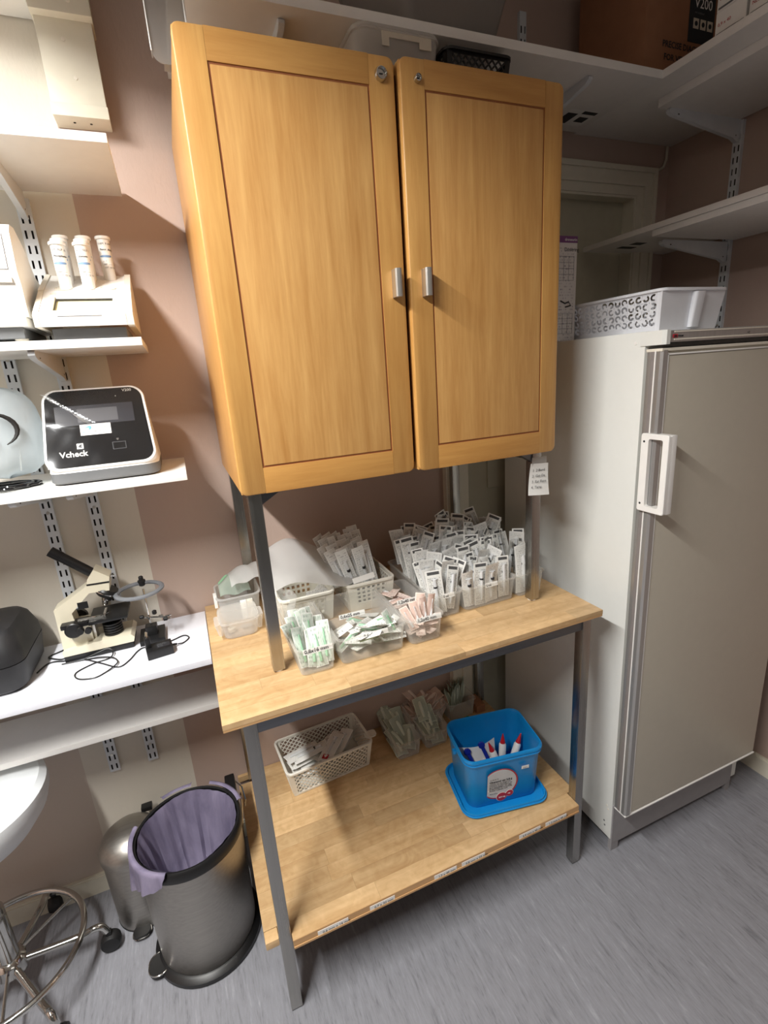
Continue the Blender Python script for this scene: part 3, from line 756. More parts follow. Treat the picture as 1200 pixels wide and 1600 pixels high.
# ------------------------------------------------------------------ clear trays on the table top
def tray(name, label, x0, x1, y0, y1, z0, h, mat='clear', flare=.006, r=.012, rim=.004, divider=None, cat='tray', group=None, t=.0013):
    cx, cy, w_, d = (x0+x1)/2, (y0+y1)/2, x1-x0, y1-y0
    th = thing(name, label, cat, (cx, cy, z0), 0, group)
    def ring(k, z, o=0, rr=None): return rrect(w_+2*flare*k+2*o, d+2*flare*k+2*o, rr or (r+flare*k*.5), z, cx, cy)
    g = G()
    rings = [ring(0, z0+.0004, -.003), ring(0, z0+.003), ring(.5, z0+h*.5), ring(1, z0+h-.004), ring(1, z0+h-.0035, rim), ring(1, z0+h, rim*.9),
             ring(1, z0+h, -t), ring(.5, z0+h*.5, -t), ring(0, z0+.0045, -t), ring(0, z0+.0035, -.004-t)]
    g.loft(rings)
    part('body', g, M[mat], th)
    if divider is not None:
        part('divider', G().box(x0-flare*.6+t*2, x1+flare*.6-t*2, divider-.0007, divider+.0007, z0+.004, z0+h-.002), M[mat], th, smooth=None)
    return th
def tray_label(th, tx, x0, x1, y, z, lean=0.0, hh=.0125, size=.0125, tilt=.25):
    """white sticker folded over the rim; leans back a little, text on it"""
    g = G(); c_, s_ = math.cos(tilt), math.sin(tilt)
    up = Vector((0, s_, c_)); rt = Vector((1, lean, 0)).normalized(); n = rt.cross(up)
    o = Vector((x0, y, z)); w_ = x1-x0
    vs = [o, o+rt*w_, o+rt*w_+up*hh, o+up*hh]; vs += [p-n*.0005 for p in vs]
    g.add([tuple(p) for p in vs], [(0, 1, 2, 3), (7, 6, 5, 4), (0, 4, 5, 1), (1, 5, 6, 2), (2, 6, 7, 3), (3, 7, 4, 0)])
    lb = part('size_label', g, M['paper'], th, smooth=None)
    if tx: lettering(tx, size, tuple(o+rt*w_*.05+up*hh*.2+n*.0003), rt, up, M['ink'], lb, bold=True)
TZ = ZT+.0004
TH = .071
tA = tray('clear_tray', 'narrow clear tray of green-tinted packets, leftmost tray, with a needle size label on its front', .451, .530, -.526, -.293, TZ, TH)
tray_label(tA, '0,8x16 mm', .458, .528, -.5345, TZ+TH-.012)
tB = tray('clear_tray', 'wide clear tray of green needle packets with two size labels at front', .551, .710, -.526, -.293, TZ, TH, divider=-.42)
tray_label(tB, '0,6x25 mm', .602, .668, -.5345, TZ+TH-.011, size=.011); tray_label(tB, '0,6x25 mm', .580, .650, -.4215, TZ+TH-.008, size=.0115)
tC = tray('clear_tray', 'narrow clear tray of pink needle packets with two size labels', .732, .815, -.526, -.293, TZ, TH, divider=-.42)
tray_label(tC, '1,2x40 mm', .744, .814, -.5345, TZ+TH-.009, size=.0115); tray_label(tC, '1,2x40 mm', .742, .806, -.4215, TZ+TH-.008, size=.0115)
tD = tray('clear_tray', 'narrow clear tray crammed with upright syringe packets, left of the wide one', .844, .926, -.436, -.135, TZ, TH)
tray_label(tD, '5 ml', .868, .904, -.4445, TZ+TH-.010, size=.009)
tE = tray('clear_tray', 'wide clear tray crammed with upright syringe packets', .944, 1.104, -.436, -.135, TZ, TH)
tray_label(tE, '5 ml', 1.005, 1.045, -.4445, TZ+TH-.010, size=.009)
tF = tray('clear_tray', 'narrow clear tray of syringe packets partly behind the right stand leg', 1.122, 1.205, -.436, -.135, TZ, TH)

rn = random.Random(21)
SP = []
for k in range(5):
    SP.append(packet_proto('syringe_packet', rn.uniform(.034, .046), rn.uniform(.104, .130), 'syrpaper' if k < 3 else 'syrpaper2', 'film', rn.uniform(-.022, .022), rn.uniform(-.005, .005), .005, rn.uniform(-.012, .012), 'syringe', 'syrwhite'))
SPW = packet_proto('syringe_packet', .055, .14, 'syrpaper2', 'film', .015, .004, .008, .01, 'syringe', 'syrwhite')
def fill_upright(x0, x1, ya, yb, n, hz, label, group, lean=.32, protos=None, zr=.03, front=True):
    """rows of packets standing and leaning in a tray, printed faces towards the room"""
    protos = protos or SP
    for k in range(n):
        f = (k+.5)/n
        y = ya+(yb-ya)*f+rn.uniform(-.008, .008)
        x = x0+(x1-x0)*rn.random()
        z = TZ+.008+hz*f+rn.uniform(0, zr)
        place(protos[rn.randrange(len(protos))], T3(x, y, z, -rn.uniform(.0, lean)+rn.uniform(-.16, .16), rn.uniform(-.42, .42), rn.uniform(-.95, .85)), label.replace('standing', 'standing '+('at the front', 'halfway back', 'at the back')[min(2, int(f*3))]+(', left side,', ', middle,', ', right side,')[min(2, int((x-x0)/(x1-x0)*3))]), 'packet', group)
# front ranks are placed by hand so that they read as in the photograph, the rest by the loop
lbD = 'syringe packet standing in the narrow tray beside the wide one'; gD = 'syringe packets in the narrow tray'
lbE = 'syringe packet standing in the wide clear syringe tray'; gE = 'syringe packets in the wide tray'
lbF = 'syringe packet standing in the tray behind the right stand leg'; gF = 'syringe packets behind the stand leg'
for (x, y, z, rx, ry, rz, k) in ((.866, -.425, .010, -.10, -.10, -.25, 1), (.898, -.420, .014, -.14, .30, .1, 0), (.872, -.400, .024, -.22, -.20, -.3, 3), (.905, -.395, .022, -.2, .12, .2, 4), (.868, -.37, .030, -.3, -.32, -.5, 2)):
    place(SP[k], T3(x, y, TZ+z, rx, ry, rz), lbD.replace('standing', {.866: 'front left, standing', .898: 'front right, standing', .872: 'behind the front left one, standing', .905: 'behind the front right one, standing', .868: 'leaning far left'}[x]), 'packet', gD)
fill_upright(.856, .914, -.375, -.16, 24, .052, lbD, gD)
for (x, y, z, rx, ry, rz, k) in ((.968, -.424, .006, -.08, -.12, -.12, 3), (1.000, -.426, .004, -.06, .05, .05, 1), (1.035, -.424, .006, -.05, -.05, .10, 4), (1.078, -.424, .010, -.04, .04, .02, 0),
                                 (.985, -.405, .018, -.2, .32, .2, 0), (1.060, -.40, .016, -.15, -.2, .1, 2), (1.02, -.395, .02, -.25, .1, -.2, 3)):
    place(SP[k], T3(x, y, TZ+z, rx, ry, rz), lbE.replace('standing', {.968: 'at the left end of the front rank', 1.0: 'second from left in the front rank', 1.035: 'third from left in the front rank', 1.078: 'at the right end of the front rank', .985: 'tilted right in the second rank', 1.06: 'tilted left in the second rank', 1.02: 'middle of the second rank'}[x]), 'packet', gE)
fill_upright(.960, 1.090, -.385, -.16, 64, .068, lbE, gE)
for (x, y, z, rx, ry, rz) in ((1.150, -.424, .006, -.05, .06, .1), (1.182, -.415, .008, -.1, -.1, .2)):
    place(SPW, T3(x, y, TZ+z, rx, ry, rz), lbF.replace('packet standing', 'packet at the front '+('left' if x < 1.16 else 'right')), 'packet', gF)
fill_upright(1.134, 1.194, -.39, -.16, 20, .056, lbF, gF)

# needle packets: small strips lying and leaning
NP = [packet_proto('needle_packet', .021, rn.uniform(.062, .072), 'ndlpaper', 'filmgreen', rn.uniform(-.006, .008), .001, .0035, rn.uniform(-.004, .004), 'needle', 'clipgreen') for _ in range(3)]
PP = [packet_proto('needle_packet', .024, rn.uniform(.058, .072), 'pinkpaper', 'pinkfilm', rn.uniform(-.010, .012), .002, .004, rn.uniform(-.008, .008), 'needle', 'syrwhite') for _ in range(3)]
def heap(protos, x0, x1, y0, y1, z0, z1, n, label, group, flat_=.95, spread=1.2, along='x'):
    for k in range(n):
        f = k/max(1, n-1)
        x = rn.uniform(x0, x1); y = rn.uniform(y0, y1); z = TZ+z0+(z1-z0)*f
        rz = rn.uniform(-spread, spread)+(PI/2 if along == 'x' else 0)
        M4 = Matrix.Translation((x, y, z)) @ Matrix.Rotation(rz, 4, 'Z') @ Matrix.Rotation(PI/2*flat_+rn.uniform(-.25, .2), 4, 'X') @ Matrix.Rotation(rn.choice((0, 0, PI)), 4, 'Z') @ Matrix.Translation((0, 0, -.033))
        place(protos[rn.randrange(len(protos))], M4, label, 'packet', group)
heap(NP, .566, .700, -.500, -.445, .006, .058, 24, 'green needle packet heaped in the front half of the wide tray', 'green needle packets in the wide tray', spread=.6)
heap(NP, .575, .690, -.405, -.33, .006, .016, 5, 'green needle packet lying low in the rear half of the wide tray', 'green needle packets behind the divider')
heap(PP, .750, .800, -.500, -.445, .006, .050, 16, 'pink needle packet heaped in the front half of the narrow tray', 'pink needle packets at the front', spread=1.5)
for (x, y, z, rx, ry, rz, k) in ((.752, -.505, .030, -.25, -.5, -.5, 0), (.770, -.498, .036, -.2, -.25, -.3, 1), (.788, -.492, .038, -.2, .1, .1, 2), (.803, -.488, .040, -.15, .3, .3, 0), (.780, -.470, .040, -.3, .2, -.2, 1)):
    place(PP[k], T3(x, y, TZ+z, rx, ry, rz), 'pink needle packet standing in front of the label in the narrow tray', 'packet', 'upright pink needle packets')
heap(PP, .750, .800, -.400, -.30, .006, .055, 12, 'pink needle packet in the rear half of the narrow tray', 'pink needle packets behind the divider')
for (x, y, z, rx, ry, rz, k) in ((.592, -.515, .050, 1.2, 0, .9, 0), (.640, -.505, .055, 1.3, .1, -1.0, 1), (.662, -.49, .055, 1.3, 0, -1.35, 2), (.61, -.48, .058, 1.25, .1, 1.1, 1), (.703, -.49, .030, -.1, -.35, .2, 0)):
    place(NP[k], T3(x, y, TZ+z, rx, ry, rz), 'white-backed needle packet on top of the heap in the wide tray', 'packet', 'top packets in the wide tray')
# larger green-tinted sachets in the leftmost tray
GP = [packet_proto('needle_packet', .030, rn.uniform(.085, .10), 'ndlpaper', 'filmgreen', rn.uniform(-.012, .012), .002, .006, rn.uniform(-.008, .008), 'needle', 'clipgreen') for _ in range(3)]
lg_ = 'green-tinted packet packed in the leftmost narrow tray'; gg_ = 'packets in the leftmost tray'
for (x, y, z, rx, ry, rz, k) in ((.468, -.505, .010, -.75, .25, .35, 0), (.485, -.510, .008, -.65, .35, .2, 1), (.505, -.512, .006, -.55, -.1, -.1, 2), (.520, -.505, .010, -.6, -.1, -.3, 0), (.470, -.470, .018, -.8, .1, .4, 2),
                                 (.492, -.465, .020, -.7, .2, .1, 0), (.515, -.460, .018, -.75, -.05, -.2, 1), (.474, -.430, .018, -.8, .1, .2, 1), (.500, -.425, .022, -.75, -.1, 0, 2), (.515, -.41, .012, -.8, 0, .1, 0), (.48, -.38, .012, -.9, .1, 0, 2)):
    place(GP[k], T3(x, y, TZ+z, rx, ry, rz), lg_, 'packet', gg_)

# ------------------------------------------------------------------ perforated baskets
def wall_basket(name, label, cx, cy, z0, w_, d, h, rot, mat, cell, hole, flare=.010, r=.015, sides='all', rimw=.005, cat='basket', v0=.12, v1=.86, solid_corner=.03, group=None):
    """rounded box whose walls are cut by a pattern; hole(cell centre) -> faces added in (u, v)"""
    th = thing(name, label, cat, (cx, cy, z0), rot, group)
    def P(side, u, v):      # u in 0..1 along the side, v height
        k = flare*v; W, D = w_/2+k, d/2+k
        z = h*v
        if side == 0: return (-W+2*W*u, -D, z)
        if side == 1: return (W, -D+2*D*u, z)
        if side == 2: return (W-2*W*u, D, z)
        return (-W, D-2*D*u, z)
    bm = bmesh.new()
    for side in range(4):
        L = w_ if side % 2 == 0 else d
        um = solid_corner/L
        open_ = (sides == 'all') or (side in sides)
        n = max(1, int(round(L*(1-2*um)/cell))); m = max(1, int(round(h*(v1-v0)/cell)))
        if not open_:
            q = [bm.verts.new(P(side, u, v)) for u, v in ((0, 0), (1, 0), (1, 1), (0, 1))]; bm.faces.new(q); continue
        for (ua, ub, va, vb) in ((0, um, 0, 1), (1-um, 1, 0, 1), (um, 1-um, 0, v0), (um, 1-um, v1, 1)):
            q = [bm.verts.new(P(side, u, v)) for u, v in ((ua, va), (ub, va), (ub, vb), (ua, vb))]; bm.faces.new(q)
        for i in range(n):
            for j in range(m):
                ua, ub = um+(1-2*um)*i/n, um+(1-2*um)*(i+1)/n; va, vb = v0+(v1-v0)*j/m, v0+(v1-v0)*(j+1)/m
                pts, fcs = hole(i, j, side)
                vv = [bm.verts.new(P(side, ua+(ub-ua)*a, va+(vb-va)*b)) for a, b in pts]
                for f in fcs: bm.faces.new([vv[k] for k in f])
    q = [bm.verts.new(p) for p in rrect(w_, d, .004, 0.0, k=2)]; bm.faces.new(q)
    bmesh.ops.remove_doubles(bm, verts=bm.verts, dist=.00004)
    bmesh.ops.recalc_face_normals(bm, faces=bm.faces)
    bmesh.ops.solidify(bm, geom=bm.faces[:], thickness=.0016)
    bm.verts.index_update()
    g = G(); g.add([tuple(v.co) for v in bm.verts], [tuple(v.index for v in f.verts) for f in bm.faces]); bm.free()
    zmin = min(p[2] for p in g.v); g.v = [(x, y, z-zmin) for x, y, z in g.v]
    part('walls', g, M[mat], th, world=False, smooth=30)
    W, D = w_+2*flare, d+2*flare
    rg = G(); rg.loft([rrect(W+.001, D+.001, r, h-.005), rrect(W+2*rimw, D+2*rimw, r+rimw, h-.005), rrect(W+2*rimw, D+2*rimw, r+rimw, h+.0005), rrect(W+rimw, D+rimw, r+rimw*.5, h+.002), rrect(W-.004, D-.004, r, h+.001), rrect(W-.004, D-.004, r, h-.005)], False, False)
    rg.loft([rrect(W-.004, D-.004, r, h-.005), rrect(W+.001, D+.001, r, h-.005)], False, False)
    part('rim', rg, M[mat], th, world=False)
    return th
def hole_square(m=.22):
    def f(i, j, side):
        a, b = m, 1-m
        pts = [(0, 0), (1, 0), (1, 1), (0, 1), (a, a), (b, a), (b, b), (a, b)]
        return pts, [(0, 1, 5, 4), (1, 2, 6, 5), (2, 3, 7, 6), (3, 0, 4, 7)]
    return f
def hole_diamond(m=.07):
    def f(i, j, side):
        pts = [(0, 0), (1, 0), (1, 1), (0, 1), (.5, m), (1-m*1.6, .5), (.5, 1-m), (m*1.6, .5)]
        return pts, [(0, 1, 4), (1, 5, 4), (1, 2, 5), (2, 6, 5), (2, 3, 6), (3, 7, 6), (3, 0, 7), (0, 4, 7)]
    return f
def hole_lattice(a=.14):
    def f(i, j, side):
        b = a; c = .5
        pts = [(0, 0), (1, 0), (1, 1), (0, 1), (c, c+a), (c+a, c), (c, c-a), (c-a, c), (1, 1-b), (1-b, 1), (b, 1), (0, 1-b), (0, b), (b, 0), (1-b, 0), (1, b)]
        return pts, [(4, 7, 6, 5), (5, 8, 2, 9, 4), (4, 10, 3, 11, 7), (7, 12, 0, 13, 6), (6, 14, 1, 15, 5)]
    return f
def hole_scroll(i, j, side):
    """a C-shaped slit round a solid eye"""
    rr = random.Random(i*31+j*7+side*101); n = 12; a0 = rr.random()*2*PI; span = rr.choice((8, 9, 10)); r1 = rr.uniform(.12, .22); r2 = rr.uniform(.42, .475)
    cx, cy = .5, .5
    pts = [(cx, cy)]
    for r_ in (r1, r2):
        for k in range(n): a = a0+2*PI*k/n; pts.append((cx+r_*math.cos(a), cy+r_*math.sin(a)))
    # outer square ring sampled at the same angles
    for k in range(n):
        a = a0+2*PI*k/n; c_, s_ = math.cos(a), math.sin(a); q = .5/max(abs(c_), abs(s_)); pts.append((cx+q*c_, cy+q*s_))
    fc = []
    for k in range(n):
        k2 = (k+1) % n
        fc.append((0, 1+k, 1+k2))
        if k >= span: fc.append((1+k, 1+n+k, 1+n+k2, 1+k2))
        fc.append((1+n+k, 1+2*n+k, 1+2*n+k2, 1+n+k2))
    return pts, fc
def hole_corner_fix(f):
    # fill square corners missed by the angular sampling
    def g_(i, j, side):
        pts, fc = f(i, j, side); n = 12; a0 = math.atan2(pts[1+2*n][1]-.5, pts[1+2*n][0]-.5)
        for k in range(n):
            p, q = pts[1+2*n+k], pts[1+2*n+(k+1) % n]
            if abs(p[0]-q[0]) > 1e-6 and abs(p[1]-q[1]) > 1e-6:
                c_ = (round((p[0]+q[0])/2+.2*(1 if (p[0]+q[0]) > 1 else -1)), round((p[1]+q[1])/2+.2*(1 if (p[1]+q[1]) > 1 else -1)))
                c_ = (1.0 if p[0]+q[0] > 1 else 0.0, 1.0 if p[1]+q[1] > 1 else 0.0)
                pts.append(c_); fc.append((1+2*n+k, len(pts)-1, 1+2*n+(k+1) % n))
        return pts, fc
    return g_
wb1 = wall_basket('storage_basket', 'white basket with square holes under the frosted plastic sheet', .533, -.20, TZ, .132, .165, .088, 0, 'basket', .0155, hole_square(), flare=.008, v0=.22, v1=.80, solid_corner=.022)
wb2 = wall_basket('storage_basket', 'white basket with square holes holding upright white syringe packets', .719, -.188, TZ, .128, .186, .088, 0, 'basket', .0145, hole_square(), flare=.008, v0=.28, v1=.86, solid_corner=.022)
LP = [packet_proto('syringe_packet', .034, .175, 'syrpaper2', 'film', b_, .003, .005, t_, 'syringe', 'syrwhite') for b_, t_ in ((.012, .006), (-.01, -.008), (.02, 0))]
lb2 = 'white syringe packet leaning in the square-holed basket'; gb2 = 'long syringe packets in the white basket'
for k in range(24):
    f = (k % 6)/5; r_ = k//6
    place(LP[k % 3], T3(.684+.072*f+rn.uniform(-.004, .004), -.235+.040*r_+rn.uniform(-.006, .006), TZ+.012+.004*r_, -.05-.03*r_, -.38+.22*f+rn.uniform(-.06, .06), rn.uniform(-.5, .3)), lb2.replace('leaning', 'leaning '+('in the front rank,', 'in the second rank,', 'in the third rank,', 'in the rear rank,')[r_]+(' left part,', ' middle part,', ' right part,')[k % 6//2]), 'packet', gb2)
g = G(); g.box(.668, .735, -.2815, -.2805, TZ+.088, TZ+.104)
solo('paper_strip', xf(g, Matrix.Translation((.70, -.28, TZ+.095)) @ Matrix.Rotation(-.45, 4, 'X') @ Matrix.Rotation(-.10, 4, 'Y') @ Matrix.Translation((-.70, .28, -TZ-.092))), M['paper'], 'white paper strip tucked at the front rim of the syringe basket', 'label')
lp2 = place(SP[1], T3(.545, -.20, TZ+.05, 1.35, 0, 1.3), 'syringe packet lying in the basket under the frosted sheet', 'packet', 'packets under the frosted sheet')
place(SP[0], T3(.585, -.16, TZ+.05, 1.25, 0, 1.0), 'syringe packet lying in the basket under the frosted sheet', 'packet', 'packets under the frosted sheet')

# draped frosted sheet over the first basket
def surf(fn, nu, nv, t=.0006):
    vs = [fn(i/nu, j/nv) for j in range(nv+1) for i in range(nu+1)]; n = len(vs)
    vs2 = [(x, y, z-t) for x, y, z in vs]; fs = []
    for j in range(nv):
        for i in range(nu):
            a = j*(nu+1)+i; fs.append((a, a+1, a+nu+2, a+nu+1)); fs.append((n+a, n+a+nu+1, n+a+nu+2, n+a+1))
    edge = [i for i in range(nu+1)]+[j*(nu+1)+nu for j in range(1, nv+1)]+[nv*(nu+1)+i for i in range(nu-1, -1, -1)]+[j*(nu+1) for j in range(nv-1, 0, -1)]
    for k in range(len(edge)):
        a, b = edge[k], edge[(k+1) % len(edge)]; fs.append((a, n+a, n+b, b))
    g = G(); g.add(vs+vs2, fs); return g
def sheet_fn(u, v):
    # ellipse-like outline: u from the left to the right tip, v from front to back
    a = u
    half = .125*math.sqrt(max(.0, 1-max(0, (a-.55)/.45)**4.5))*(.72+.28*min(1, a/.35))+.004
    x = .440+.270*a; cy = -.185+.03*a
    y = cy+(2*v-1)*half
    z = TZ+.092+.050*math.exp(-((a-.28)/.38)**2)+.030*(v-.25)+.030*math.exp(-((v-.85)/.3)**2)*(1-.6*a)-.016*max(0, a-.6)/.4+.004*math.sin(9*a+4*v)
    z = max(z, TZ+.0925)
    return (x, y, z)
solo('frosted_sheet', surf(sheet_fn, 26, 16), M['frost'], 'frosted plastic sheet with a rounded end draped over the white basket', 'sheet')
def bag_fn(u, v):
    x = .452+.034*v+.012*math.sin(7*u+2*v); y = -.325+.20*u
    z = TZ+.012+.10*v+.008*math.sin(11*u)
    return (x-.018*(1-v)*math.sin(PI*u), y, z)
solo('plastic_bag', surf(bag_fn, 14, 10), M['film'], 'crumpled clear bag hanging down the left side of the draped basket', 'bag')
# left tubs behind the front stand leg
tt1 = tray('clear_tub', 'small clear snap-lid tub with side clips at the left table edge', .304, .392, -.262, -.165, TZ, .050, 'clear2', flare=.006, r=.02)
part('side_clip', G().loft([rrect(.012, .052, .006, TZ+.016, .296, -.235), rrect(.014, .060, .007, TZ+.050, .290, -.235)]), M['clear2'], tt1)
part('side_clip', G().loft([rrect(.012, .05, .006, TZ+.010, .399, -.225), rrect(.014, .055, .007, TZ+.050, .405, -.225)]), M['clear2'], tt1)
part('lid_rim', G().loft([rrect(.102, .112, .022, TZ+.050, .348, -.2135), rrect(.106, .116, .024, TZ+.053, .348, -.2135), rrect(.104, .114, .023, TZ+.056, .348, -.2135)]), M['clear'], tt1)
solo('tape_roll', G().lathe([(.009, 0), (.0105, .001), (.0105, .011), (.009, .012), (.005, .012), (.005, 0), (.009, 0)], (.325, -.225, TZ+.005), 18, cap=False), M['offwhite'], 'small white ring lying inside the clear snap-lid tub', 'ring')
solo('needle_packet_small', G().box(.352, .382, -.232, -.214, TZ+.010, TZ+.014, .001), M['clear2'], 'small packet inside the clear snap-lid tub', 'packet')
tt2 = tray('clear_tub', 'cloudy white tub with a rim clip, behind the small snap-lid tub', .308, .415, -.150, -.035, TZ, .074, 'frost', flare=.006, r=.02)
part('rim_clip', G().box(.293, .302, -.130, -.095, TZ+.040, TZ+.075, .002), M['white'], tt2)
def gp_fn(u, v):
    x = .312+.085*u; y = -.150+.10*v; return (x, y, TZ+.082+.040*math.sin(PI*min(1, v*1.2)*.8)*math.sin(PI*(.1+.8*u))+.004*math.sin(9*u+5*v))
gp = solo('sachet', surf(gp_fn, 12, 8), M['filmgreen'], 'pale sachet with a green corner bulging out of the cloudy tub', 'sachet')
def gc_fn(u, v): x, y, z = gp_fn(.02+.32*u, .62+.34*v); return (x, y, z+.0012)
gcp = part('green_print', surf(gc_fn, 6, 4, .0004), M['clipgreen'], gp)
def fb_fn(u, v):
    x = .345+.115*u; y = -.17+.13*v; return (x, y, TZ+.098+.044*math.sin(PI*(.15+.8*v))*(.5+.5*math.sin(PI*(.1+.8*u)))+.010*u+.004*math.sin(13*u+7*v))
solo('plastic_bag', surf(fb_fn, 16, 12), M['frost'], 'folded frosted bag bulging behind the front left stand leg', 'bag')
for k in range(2):
    solo('box_carton', G().box(.362+.018*k, .379+.018*k, -.162, -.155, TZ+.002, TZ+.060, .001), M['offwhite'] if k else M['paper'], ('white printed carton standing against the cloudy tub', 'off-white narrow carton beside the printed carton by the cloudy tub')[k], 'carton')

# ------------------------------------------------------------------ lower shelf
LZ0 = SZ+.0004
lbk = wall_basket('storage_basket', 'white lattice basket of syringe packets on the lower shelf', .562, -.098, LZ0, .270, .148, .101, R(4), 'basket', .0170, hole_lattice(.125), flare=.013, v0=.08, v1=.90, solid_corner=.014, rimw=.005)
part('grip_tab', G().loft([rrect(.040, .034, .010, LZ0+.088, .725, -.125), rrect(.040, .034, .010, LZ0+.092, .727, -.125)]), M['basket'], lbk)
def lay(protos, spots, label, group, z0):
    for (x, y, z, rz, tilt, k) in spots:
        M4 = Matrix.Translation((x, y, z0+z)) @ Matrix.Rotation(rz, 4, 'Z') @ Matrix.Rotation(-PI/2+tilt, 4, 'X') @ Matrix.Translation((0, 0, -.065))
        M4 = Matrix.Translation((x, y, z0+z)) @ Matrix.Rotation(rz, 4, 'Z') @ Matrix.Rotation(-PI/2+tilt, 4, 'X') @ Matrix.Translation((0, 0, -.065))
        place(protos[k % len(protos)], M4, label.replace('lying', 'lying at the left end' if x < .54 else ('lying in the middle' if x < .59 else 'lying at the right')), 'packet', group)
WP = [packet_proto('syringe_packet', .046, .125, 'paper', 'film', b_, .002, .009, t_, 'syringe', 'syrwhite') for b_, t_ in ((.006, .004), (-.008, -.004))]
spots = []
for k in range(26):
    spots.append((.498+.0175*(k % 8)+rn.uniform(-.006, .006), -.098+rn.uniform(-.012, .016), .026+.0048*(k//2), (-.80 if k % 8 > 3 else -1.35)+rn.uniform(-.15, .15), rn.uniform(-.06, .14), k))
lay(WP, spots, 'clear syringe packet lying in the white lattice basket', 'syringe packets in the lattice basket', LZ0)
rp = place(WP[0], Matrix.Translation((.585, -.125, LZ0+.098)) @ Matrix.Rotation(-.7, 4, 'Z') @ Matrix.Rotation(-PI/2+.12, 4, 'X') @ Matrix.Translation((0, 0, -.065)), 'topmost syringe packet with a red triangle mark in the lattice basket', 'packet', None)
if 'group' in rp: del rp['group']
g = G(); g.box(-.010, .010, -.0056, -.0050, .004, .022)
ctm = bpy.data.objects.new('red_mark', mesh_of(g, 'red_mark', M['redink'], None)); col.objects.link(ctm); ctm.parent = rp
g = G(); g.add([(-.007, -.0062, .019), (.007, -.0062, .019), (0, -.0062, .008), (-.007, -.0057, .019), (.007, -.0057, .019), (0, -.0057, .008)], [(0, 1, 2), (5, 4, 3), (0, 3, 4, 1), (1, 4, 5, 2), (2, 5, 3, 0)])
ctm2 = bpy.data.objects.new('white_triangle', mesh_of(g, 'white_triangle', M['paper'], None)); col.objects.link(ctm2); ctm2.parent = ctm

b1 = tray('clear_tray', 'front left clear tray of green packets on the lower shelf', .802, .884, -.197, -.03, LZ0, .070, 'clear', divider=None)
b2 = tray('clear_tray', 'clear tray of wavy green packets half hidden by the blue tub', .914, .998, -.192, -.10, LZ0, .066, 'clear')
b3 = tray('clear_tray', 'clear tray of pale pink packets, middle of the rear row', .905, 1.035, -.093, -.012, LZ0, .075, 'clear')
b4 = tray('clear_tray', 'clear tray of upright dull green packets at the rear right', 1.062, 1.165, -.105, -.015, LZ0, .075, 'clear')
DG = [packet_proto('green_packet', .048, .088, 'greenpaper', 'filmdull', b_, .004, .006, t_, 'soft', 'greenpaper') for b_, t_ in ((.016, .006), (-.014, -.008), (.006, .010))]
DP = [packet_proto('pink_packet', .050, .085, 'dullpink', 'pinkfilm', b_, .004, .006, t_, 'soft', 'dullpink') for b_, t_ in ((.014, .006), (-.012, -.006))]
def put(protos, lst, label, group, z0):
    for (x, y, z, rx, ry, rz, k) in lst: place(protos[k % len(protos)], T3(x, y, z0+z, rx, ry, rz), label, 'packet', group)
L_ = []
for k in range(12): L_.append((.822+.042*((k*7) % 10)/9, -.185+.013*k, .010+.0028*k, -1.22+.02*k+rn.uniform(-.12, .12), rn.uniform(-.25, .25), rn.uniform(-.3, .4), k))
put(DG, L_, 'green-backed packet in the front left tray on the lower shelf', 'green packets in the front left lower tray', LZ0)
L_ = []
for k in range(8): L_.append((.955+rn.uniform(-.012, .012), -.185+.009*k, .008+.008*k, -1.25+rn.uniform(-.15, .15), rn.uniform(-.15, .15), rn.uniform(-.25, .1), k))
put(DG, L_, 'wavy green packet stacked beside the blue tub', 'wavy green packets beside the blue tub', LZ0)
L_ = []
for k in range(16): L_.append((.935+.075*((k*5) % 8)/7, -.086+.004*k, .020+.0035*k, -1.15+rn.uniform(-.25, .25), rn.uniform(-.3, .3), rn.uniform(-1.4, 1.4), k))
put(DP, L_, 'pale pink packet in the middle rear tray on the lower shelf', 'pale pink packets on the lower shelf', LZ0)
L_ = []
for k in range(11): L_.append((1.082+.0065*k, -.075+.003*k, .030+rn.uniform(0, .008), -.1+rn.uniform(-.05, .05), .10+rn.uniform(-.06, .06), 1.05+rn.uniform(-.08, .08), k))
put(DG, L_, 'dull green packet standing on edge at the rear right of the lower shelf', 'upright green packets on the lower shelf', LZ0)
vial = thing('small_bottle', 'white capped small bottle lying by the upright green packets', 'bottle', (1.075, -.135, LZ0+.014))
gb = G().lathe([(.006, 0), (.012, .002), (.012, .030), (.008, .034), (.008, .038)], (0, 0, 0), 16)
part('body', xf(gb, Matrix.Translation((1.06, -.135, LZ0+.0125)) @ Matrix.Rotation(PI/2, 4, 'Y')), M['white'], vial)
gb = G().lathe([(.0095, 0), (.0095, .012), (.008, .013)], (0, 0, .036), 16)
part('cap', xf(gb, Matrix.Translation((1.06, -.135, LZ0+.0125)) @ Matrix.Rotation(PI/2, 4, 'Y')), M['white'], vial)
solo('green_stopper', G().lathe([(.009, 0), (.010, .002), (.010, .012), (.008, .014), (.0075, .014), (.0075, .004)], (1.125, -.126, LZ0), 16), M['green'], 'small green stopper by the rear right tray on the lower shelf', 'cap')
solo('box_carton', G().box(1.176, 1.214, -.11, -.035, LZ0, LZ0+.032, .001), M['card'], 'low brown carton at the rear right corner of the lower shelf', 'carton')

